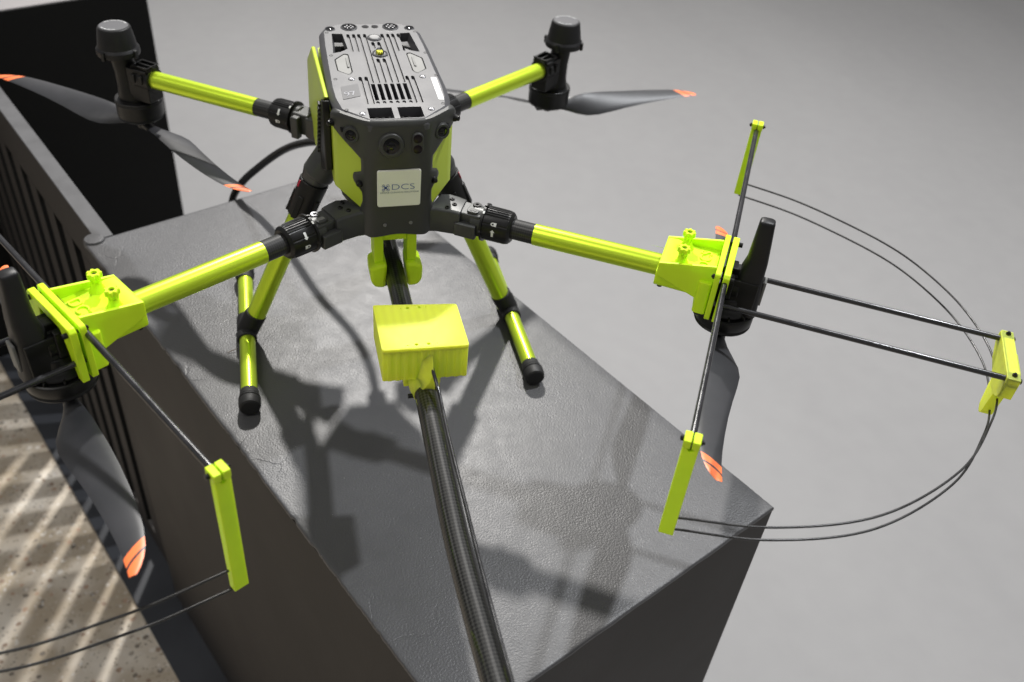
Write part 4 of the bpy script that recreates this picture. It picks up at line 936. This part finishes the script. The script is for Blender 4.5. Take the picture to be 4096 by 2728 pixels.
    for q in (-0.034, 0.037):
        bm = bmesh.new(); tube(bm, L(0.5130, q, 0.2725), L(0.5130, q, 0.2560), 0.0014, n=12); tube(bm, L(0.5180, q, 0.2640), L(0.5215, q, 0.2640), 0.0028, n=16); tube(bm, L(0.5130, q, 0.2690), L(0.5130, q, 0.2712), 0.0026, n=6)
        finish(bm, 'clamp_bolt', 'blacksteel', ocl)
    # wires
    for hf, hb in wf:
        if side > 0:
            pl_ = [(0.190, 0.468, hf), (0.275, 0.4385, 0.5 * (hf + hb)), (0.378, 0.4325, hb - 0.001), (0.486, 0.468, hb), (0.560, 0.5220, hb), (0.598, 0.563, hb), (0.635, 0.625, hb), (0.652, 0.700, hb), (0.650, 0.770, hb), (0.636, 0.830, hb), (0.605, 0.890, hb), (0.560, 0.955, hb), (0.504, 1.010, hb)]
        else:
            pl_ = [(-0.192, 0.497, hf), (-0.275, 0.462, hf * 0.75 + hb * 0.25), (-0.378, 0.4405, 0.5 * (hf + hb)), (-0.486, 0.468, hb), (-0.560, 0.5220, hb), (-0.598, 0.563, hb), (-0.640, 0.640, hb), (-0.652, 0.740, hb), (-0.636, 0.830, hb), (-0.605, 0.890, hb), (-0.560, 0.955, hb), (-0.504, 1.020, hb)]
        bm = bmesh.new(); sweep(bm, catmull(pl_, 10), 0.0012, 10); finish(bm, 'guard_wire', 'wire', dr, angle=80)

    # ---- rear arm
    K = RA(side)
    def rh(s): return RH0 + (RH1 - RH0) * s / 0.1736
    bm = bmesh.new(); tube(bm, K(0, 0, rh(0)), K(0.180, 0, rh(0.18)), 0.0122, n=64, rings=6)
    ra = finish(bm, 'rear_arm', 'tube', dr)
    bm = bmesh.new(); tube(bm, K(-0.034, 0, rh(-0.034)), K(0.001, 0, rh(0)), 0.0117, n=48, uv=True, rings=3); finish(bm, 'carbon_sleeve', 'carbon2', ra)
    lock_ring(K, -0.0615, -0.0270, rh(-0.045), ra, side < 0, decal=(side < 0))
    bm = bmesh.new(); tube(bm, K(-0.0700, 0, rh(-0.06)), K(-0.057, 0, rh(-0.06)), 0.0165, n=36)
    bq = lambda x, y, z: K(x, y, z)
    box(bm, -0.088, -0.063, -0.0135, 0.0125, 0.2470, 0.2760, bq)
    box(bm, -0.0780, -0.0665, -0.0230, -0.0130, 0.2440, 0.2740, bq)
    prism(bm, [K(-0.130, -0.02, 0.235), K(-0.130, 0.015, 0.235), K(-0.130, 0.015, 0.275), K(-0.130, -0.02, 0.275)], [K(-0.084, -0.016, 0.2470), K(-0.084, 0.014, 0.2470), K(-0.084, 0.014, 0.2740), K(-0.084, -0.016, 0.2740)])
    finish(bm, 'hinge_block', 'armgrey', ra, bevel=0.002, seg=3)
    Rc = V(side * 0.309, 1.3215, 0)
    bm = bmesh.new(); lathe(bm, [(0.010, 0.1890), (0.0295, 0.1900), (0.0318, 0.1915), (0.0312, 0.1922), (0.0319, 0.1930), (0.0313, 0.1938), (0.0322, 0.1950), (0.0325, 0.2120), (0.0330, 0.2150), (0.0322, 0.2165), (0.0290, 0.2160)], Rc, (0, 0, 1), 64); mo = finish(bm, 'motor', 'black', dr, angle=28)
    bm = bmesh.new(); lathe(bm, [(0.0095, 0.179), (0.0100, 0.190)], Rc, (0, 0, 1), 32); finish(bm, 'shaft', 'black', mo)
    bm = bmesh.new()
    ri = []
    for k in range(12):
        a = 2 * math.pi * k / 12; d = V(math.cos(a), math.sin(a), 0); t = V(-d.y, d.x, 0)
        box(bm, 0.010, 0.0315, -0.0010, 0.0010, 0.2150, 0.2195, lambda x, y, z: Rc + d * x + t * y + V(0, 0, z))
    lathe(bm, [(0.0300, 0.2150), (0.0325, 0.2160), (0.0325, 0.2195), (0.0300, 0.2195)], Rc, (0, 0, 1), 48)
    lathe(bm, [(0.022, 0.2170), (0.0215, 0.2300), (0.0185, 0.2400), (0.0155, 0.262), (0.0145, 0.292)], Rc + V(side * (0.004 - 0.22 * 0.14), 0, 0), (side * 0.14, 0, 1), 32)
    tube(bm, K(0.1700, 0, rh(0.17)), K(0.1960, 0, rh(0.19)), 0.0168, n=40)
    box(bm, 0.1720, 0.2060, -0.0140, 0.0140, 0.2250, 0.2720, bq)
    for q in (-0.0105, 0, 0.0105): box(bm, 0.1700, 0.1990, q - 0.0013, q + 0.0013, 0.2700, 0.2765, bq)
    box(bm, 0.1700, 0.1725, -0.0118, 0.0118, 0.2700, 0.2765, bq); box(bm, 0.1965, 0.1990, -0.0118, 0.0118, 0.2700, 0.2765, bq)
    for ss_ in (0.180, 0.1925): box(bm, ss_ - 0.0032, ss_ + 0.0032, -0.0185, -0.0140, 0.2540, 0.2660, bq)
    finish(bm, 'motor_mount', 'black', mo, bevel=0.0012, seg=2)
    Dc = V(side * 0.3235, 1.3215, 0)
    bm = bmesh.new()
    lathe(bm, [(0.0262, 0.2840), (0.0285, 0.2850), (0.0290, 0.2870), (0.0288, 0.2925), (0.0272, 0.2948), (0.0262, 0.2960), (0.0222, 0.3195), (0.0210, 0.3225), (0.0200, 0.3232), (0, 0.3234)], Dc, (0, 0, 1), 64)
    for k in range(4):
        a = k * math.pi / 2 + 0.95; d = V(math.cos(a), math.sin(a), 0); t = V(-d.y, d.x, 0)
        box(bm, 0.0275, 0.0315, -0.0022, 0.0022, 0.2835, 0.2945, lambda x, y, z: Dc + d * x + t * y + V(0, 0, z))
    dm = finish(bm, 'positioning_dome', 'blacksat', dr, angle=28, bevel=0.0)
    bm = bmesh.new(); lathe(bm, [(0.0190, 0.3230), (0.0188, 0.3240), (0, 0.3241)], Dc, (0, 0, 1), 56); cp = finish(bm, 'dome_cap', 'domecap', dm)
    bm = bmesh.new()
    for a0, a1 in ((0.3, 2.6), (3.6, 5.0)):
        n_ = 28
        for k in range(n_):
            if k % 7 == 6: continue
            a = a0 + (a1 - a0) * k / n_; b = a + (a1 - a0) / n_ * 0.55
            cc = Dc + V(0, 0, 0.3243)
            prism(bm, [cc + V(math.cos(t) * r, math.sin(t) * r, 0) for t, r in ((a, 0.0158), (b, 0.0158), (b, 0.0174), (a, 0.0174))], [cc + V(math.cos(t) * r, math.sin(t) * r, 0.0001) for t, r in ((a, 0.0158), (b, 0.0158), (b, 0.0174), (a, 0.0174))])
    finish(bm, 'cap_lettering', 'white', cp)
    if side > 0: propeller((Rc.x, Rc.y, 0.1835), [(0.5750, 1.3370, 0.188), (0.058, 1.408, 0.197)], 1, dr, twist=(2.0, 1.2))
    else: propeller((Rc.x, Rc.y, 0.1780), [(-0.1560, 1.092, 0.186), (-0.5225, 1.474, 0.186)], -1, dr, twist=(0.6, 1.5))

    # ---- landing gear
    yl = 1.020
    bm = bmesh.new(); tube(bm, (side * 0.1780, yl, 0.0240), (side * 0.0950, yl, 0.2150), 0.0128, n=56, rings=4); lg = finish(bm, 'landing_leg', 'tube', dr)
    ax = (V(side * 0.1780, yl, 0.0240) - V(side * 0.0950, yl, 0.2150)).normalized(); tp = V(side * 0.1024, yl, 0.196)
    bm = bmesh.new(); tube(bm, tp, tp - ax * 0.052, 0.0165, 0.0185, n=44)
    for k in range(5):
        a = 2 * math.pi * k / 5; d_, u_, w_ = frame(ax); q = tp - ax * 0.012 + (u_ * math.cos(a) + w_ * math.sin(a)) * 0.0170
        box(bm, -0.012, 0.020, -0.004, 0.004, -0.002, 0.002, lambda x, y, z: q - ax * x + (u_ * -math.sin(a) + w_ * math.cos(a)) * y + (u_ * math.cos(a) + w_ * math.sin(a)) * z)
    finish(bm, 'leg_lock', 'black', lg, bevel=0.001)
    bm = bmesh.new(); tube(bm, tp - ax * 0.050, tp - ax * 0.066, 0.0160, 0.0190, n=44); tube(bm, tp - ax * 0.060, V(side * 0.045, yl, 0.300), 0.0200, 0.0200, n=44); finish(bm, 'leg_socket', 'armgrey', lg, bevel=0.003, seg=3)
    bm = bmesh.new(); box(bm, -0.0012, 0.0012, -0.0025, 0.0025, 0, 0.009, lambda x, y, z: tp - ax * (0.050 + z) + V(side * 0.0195 + x, y - 0.004, -0.002)); finish(bm, 'lock_indicator', 'red', lg)
    # T joint
    bm = bmesh.new(); tube(bm, (side * 0.1855, 0.9990, 0.0140), (side * 0.1855, 1.0480, 0.0140), 0.0132, n=44)
    tube(bm, V(side * 0.1855, yl, 0.0140), V(side * 0.1700, yl, 0.0440), 0.0145, 0.0146, n=44)
    finish(bm, 'leg_joint', 'rubber', lg, bevel=0.002, seg=3)
    bm = bmesh.new(); tube(bm, (side * 0.1855, 0.8920, 0.0140), (side * 0.1850, 1.1420, 0.0140), 0.0104, n=48, rings=6); sk = finish(bm, 'skid_tube', 'tube', dr)
    for y0, sg in ((0.8920, -1), (1.1400, 1)):
        bm = bmesh.new(); lathe(bm, [(0.0118, -0.004), (0.0122, 0.003), (0.0128, 0.004), (0.0128, 0.0060), (0.0120, 0.0068), (0.0136, 0.0078), (0.0139, 0.0100), (0.0128, 0.0112), (0.0139, 0.0124), (0.0139, 0.0200), (0.0128, 0.0245), (0.0108, 0.0262), (0, 0.0266)], (side * 0.1855, y0, 0.0140), (0, sg, 0), 48)
        finish(bm, 'foot_cap', 'rubber', sk, angle=30)

# bottom plate, pole mount
bm = bmesh.new(); box(bm, -0.030, 0.030, 0.884, 1.08, 0.2500, 0.2580); finish(bm, 'belly_plate', 'shell', dr, bevel=0.002)
bm = bmesh.new(); 
box(bm, -0.0255, -0.0145, 0.884, 0.915, 0.2080, 0.2500); box(bm, 0.0130, 0.0240, 0.884, 0.915, 0.2080, 0.2500); box(bm, -0.0145, 0.0130, 0.886, 0.915, 0.2385, 0.2500)
pm = finish(bm, 'pole_mount', 'print', dr, bevel=0.0012)
for x0, sg in ((-0.0120, -1), (0.0120, 1)):
    jaw = [(sg * -0.001, 0.2105), (sg * 0.0100, 0.2105), (sg * 0.0190, 0.2050), (sg * 0.0185, 0.1860), (sg * 0.0135, 0.1780), (sg * 0.0010, 0.1770)]
    bm = bmesh.new(); prism(bm, [V(x0 + x, 0.876, z) for x, z in jaw], [V(x0 + x, 0.912, z) for x, z in jaw]); finish(bm, 'clamp_jaw', 'print', pm, bevel=0.004, seg=3)
bm = bmesh.new(); sweep(bm, catmull([(-0.010, 0.93, 0.205), (-0.016, 0.925, 0.190), (-0.0165, 0.912, 0.174), (-0.012, 0.902, 0.166), (-0.006, 0.905, 0.168), (-0.004, 0.915, 0.178)], 8), 0.0035, 12); finish(bm, 'short_hose', 'hose', pm)

# spray pole
PD = 0.0235 / 2
bm = bmesh.new(); pts = [(-0.001, 1.06, 0.190), (-0.001, 0.93, 0.190), (-0.001, 0.80, 0.190), (-0.0005, 0.683, 0.1965), (-0.0025, 0.560, 0.1920), (-0.0035, 0.480, 0.1900), (-0.002, 0.380, 0.1940), (0.0, 0.300, 0.2010), (0.004, 0.20, 0.210), (0.008, 0.05, 0.222)]
pts = catmull(pts, 8)
# swept tube with uv
uvl = bm.loops.layers.uv.verify(); n = 56; rs = []; acc = 0
for i, p in enumerate(pts):
    t = (pts[min(i + 1, len(pts) - 1)] - pts[max(i - 1, 0)]).normalized(); u_ = t.cross(V(0, 0, 1)).normalized(); w_ = u_.cross(t)
    if i: acc += (p - pts[i - 1]).length
    rs.append(([bm.verts.new(p + (u_ * math.cos(2 * math.pi * k / n) + w_ * math.sin(2 * math.pi * k / n)) * PD) for k in range(n)], acc))
for (a, la), (b, lb) in zip(rs, rs[1:]):
    for k in range(n):
        f = bm.faces.new((a[k], a[(k + 1) % n], b[(k + 1) % n], b[k]))
        for lp, uv in zip(f.loops, ((la * 10, k / n), (la * 10, (k + 1) / n), (lb * 10, (k + 1) / n), (lb * 10, k / n))): lp[uvl].uv = uv
bm.faces.new(rs[0][0][::-1]); bm.faces.new(rs[-1][0])
pole = finish(bm, 'spray_pole', 'carbon', dr, angle=80)
bm = bmesh.new(); sweep(bm, catmull([(0.004, 0.688, 0.240), (0.0055, 0.672, 0.228), (0.0085, 0.650, 0.2160), (0.0085, 0.600, 0.2085), (0.0085, 0.52, 0.2050), (0.0080, 0.42, 0.2050), (0.0085, 0.30, 0.213), (0.014, 0.05, 0.234)], 8), 0.0019, 12); finish(bm, 'air_line', 'rod', pole)
# lime housing on the pole
bm = bmesh.new(); bxp = rpoly([(-0.0432, 0.680), (0.0432, 0.6765), (0.0432, 0.7440), (-0.0432, 0.7530)], 0.003, 3)
def BB(x, y, z): return V(x, y, z)
rib = []
for k in range(20):          # printed front wall: shallow upright ribs
    x0 = -0.0420 + 0.0042 * k; yy = 0.6800 - 0.0035 * (x0 + 0.0432) / 0.0864 + (0.0 if k % 2 else 0.0007)
    rib += [(x0 + 0.0002, yy), (x0 + 0.0040, yy)]
body2 = rib + [(0.0428, 0.6785), (0.0428, 0.7435), (-0.0428, 0.7525), (-0.0428, 0.6815)]
prism(bm, [V(x, y, 0.2085) for x, y in body2], [V(x, y, 0.2452) for x, y in body2])
prism(bm, [V(x, y, 0.2453) for x, y in bxp], [V(x, y, 0.2500) for x, y in bxp])
hs_ = finish(bm, 'pole_housing', 'clearprint', dr, bevel=0.0007, seg=2, label='translucent neon lime printed box clamped on the pole')
cut = bmesh.new()
for x, y, r in ((-0.0085, 0.6845, 0.0019), (0.0035, 0.6840, 0.0019), (-0.0175, 0.6842, 0.0008), (0.0125, 0.6835, 0.0008), (-0.0085, 0.7435, 0.0019), (0.0035, 0.743, 0.0019), (-0.0155, 0.7438, 0.0008), (0.0105, 0.7428, 0.0008)):
    lathe(cut, [(r, 0.245), (r, 0.256)], (x, y, 0), (0, 0, 1), 16)
boolean_cut(hs_, cut)
bm = bmesh.new()
lathe(bm, [(0.0165, -0.020), (0.0155, 0.000), (0.0142, 0.007), (0.0132, 0.012), (0.0126, 0.012), (0.0124, 0.0)], (0, 0.680, 0.1965), (0, -1, 0.0), 40)
prism(bm, [V(-0.0030, 0.679, 0.2340), V(0.0070, 0.679, 0.2420), V(0.0085, 0.679, 0.2100), V(-0.0085, 0.679, 0.2080)], [V(0.0010, 0.664, 0.2150), V(0.0060, 0.666, 0.2250), V(0.0075, 0.664, 0.2060), V(-0.0060, 0.664, 0.2060)])
box(bm, -0.020, 0.018, 0.690, 0.740, 0.1900, 0.2090)
finish(bm, 'housing_collar', 'clearprint', hs_, bevel=0.0012)
bm = bmesh.new(); tube(bm, (-0.0185, 0.672, 0.193), (-0.0120, 0.672, 0.193), 0.0024, n=14); finish(bm, 'collar_bolt', 'blacksteel', hs_)

# hose from the pole's rear end over the back edge of the plinth
bm = bmesh.new()
sweep(bm, catmull([(-0.001, 1.04, 0.190), (-0.002, 1.12, 0.194), (-0.018, 1.19, 0.192), (-0.055, 1.252, 0.172), (-0.084, 1.305, 0.143), (-0.1135, 1.350, 0.108), (-0.149, 1.381, 0.066), (-0.186, 1.398, 0.022), (-0.208, 1.425, -0.040), (-0.236, 1.50, -0.22), (-0.28, 1.60, -0.55), (-0.36, 1.74, -0.86), (-0.50, 1.95, FZ + 0.0075), (-0.70, 2.15, FZ + 0.0065)], 10), 0.0062, 20)
finish(bm, 'supply_hose', 'hose', dr, angle=80)

# ------------------------------------------------------------------ small litter on the plinth top
bm = bmesh.new(); sweep(bm, [(-0.254, 1.171, 0.0015), (-0.250, 1.172, 0.0026), (-0.244, 1.170, 0.0020), (-0.241, 1.171, 0.0010)], 0.0013, 8)
o = finish(bm, 'paint_flake', 'dirt'); o['label'] = 'small black flake lying on the far left of the plinth top'; o['category'] = 'flake'
bm = bmesh.new(); sweep(bm, catmull([(-0.199, 0.997, 0.004), (-0.206, 0.995, 0.0025), (-0.213, 0.993, 0.0010)], 5), 0.0005, 6)
o = finish(bm, 'plant_fibre', 'bristle'); o['label'] = 'thin brown fibre poking out beside the left skid joint'; o['category'] = 'fibre'
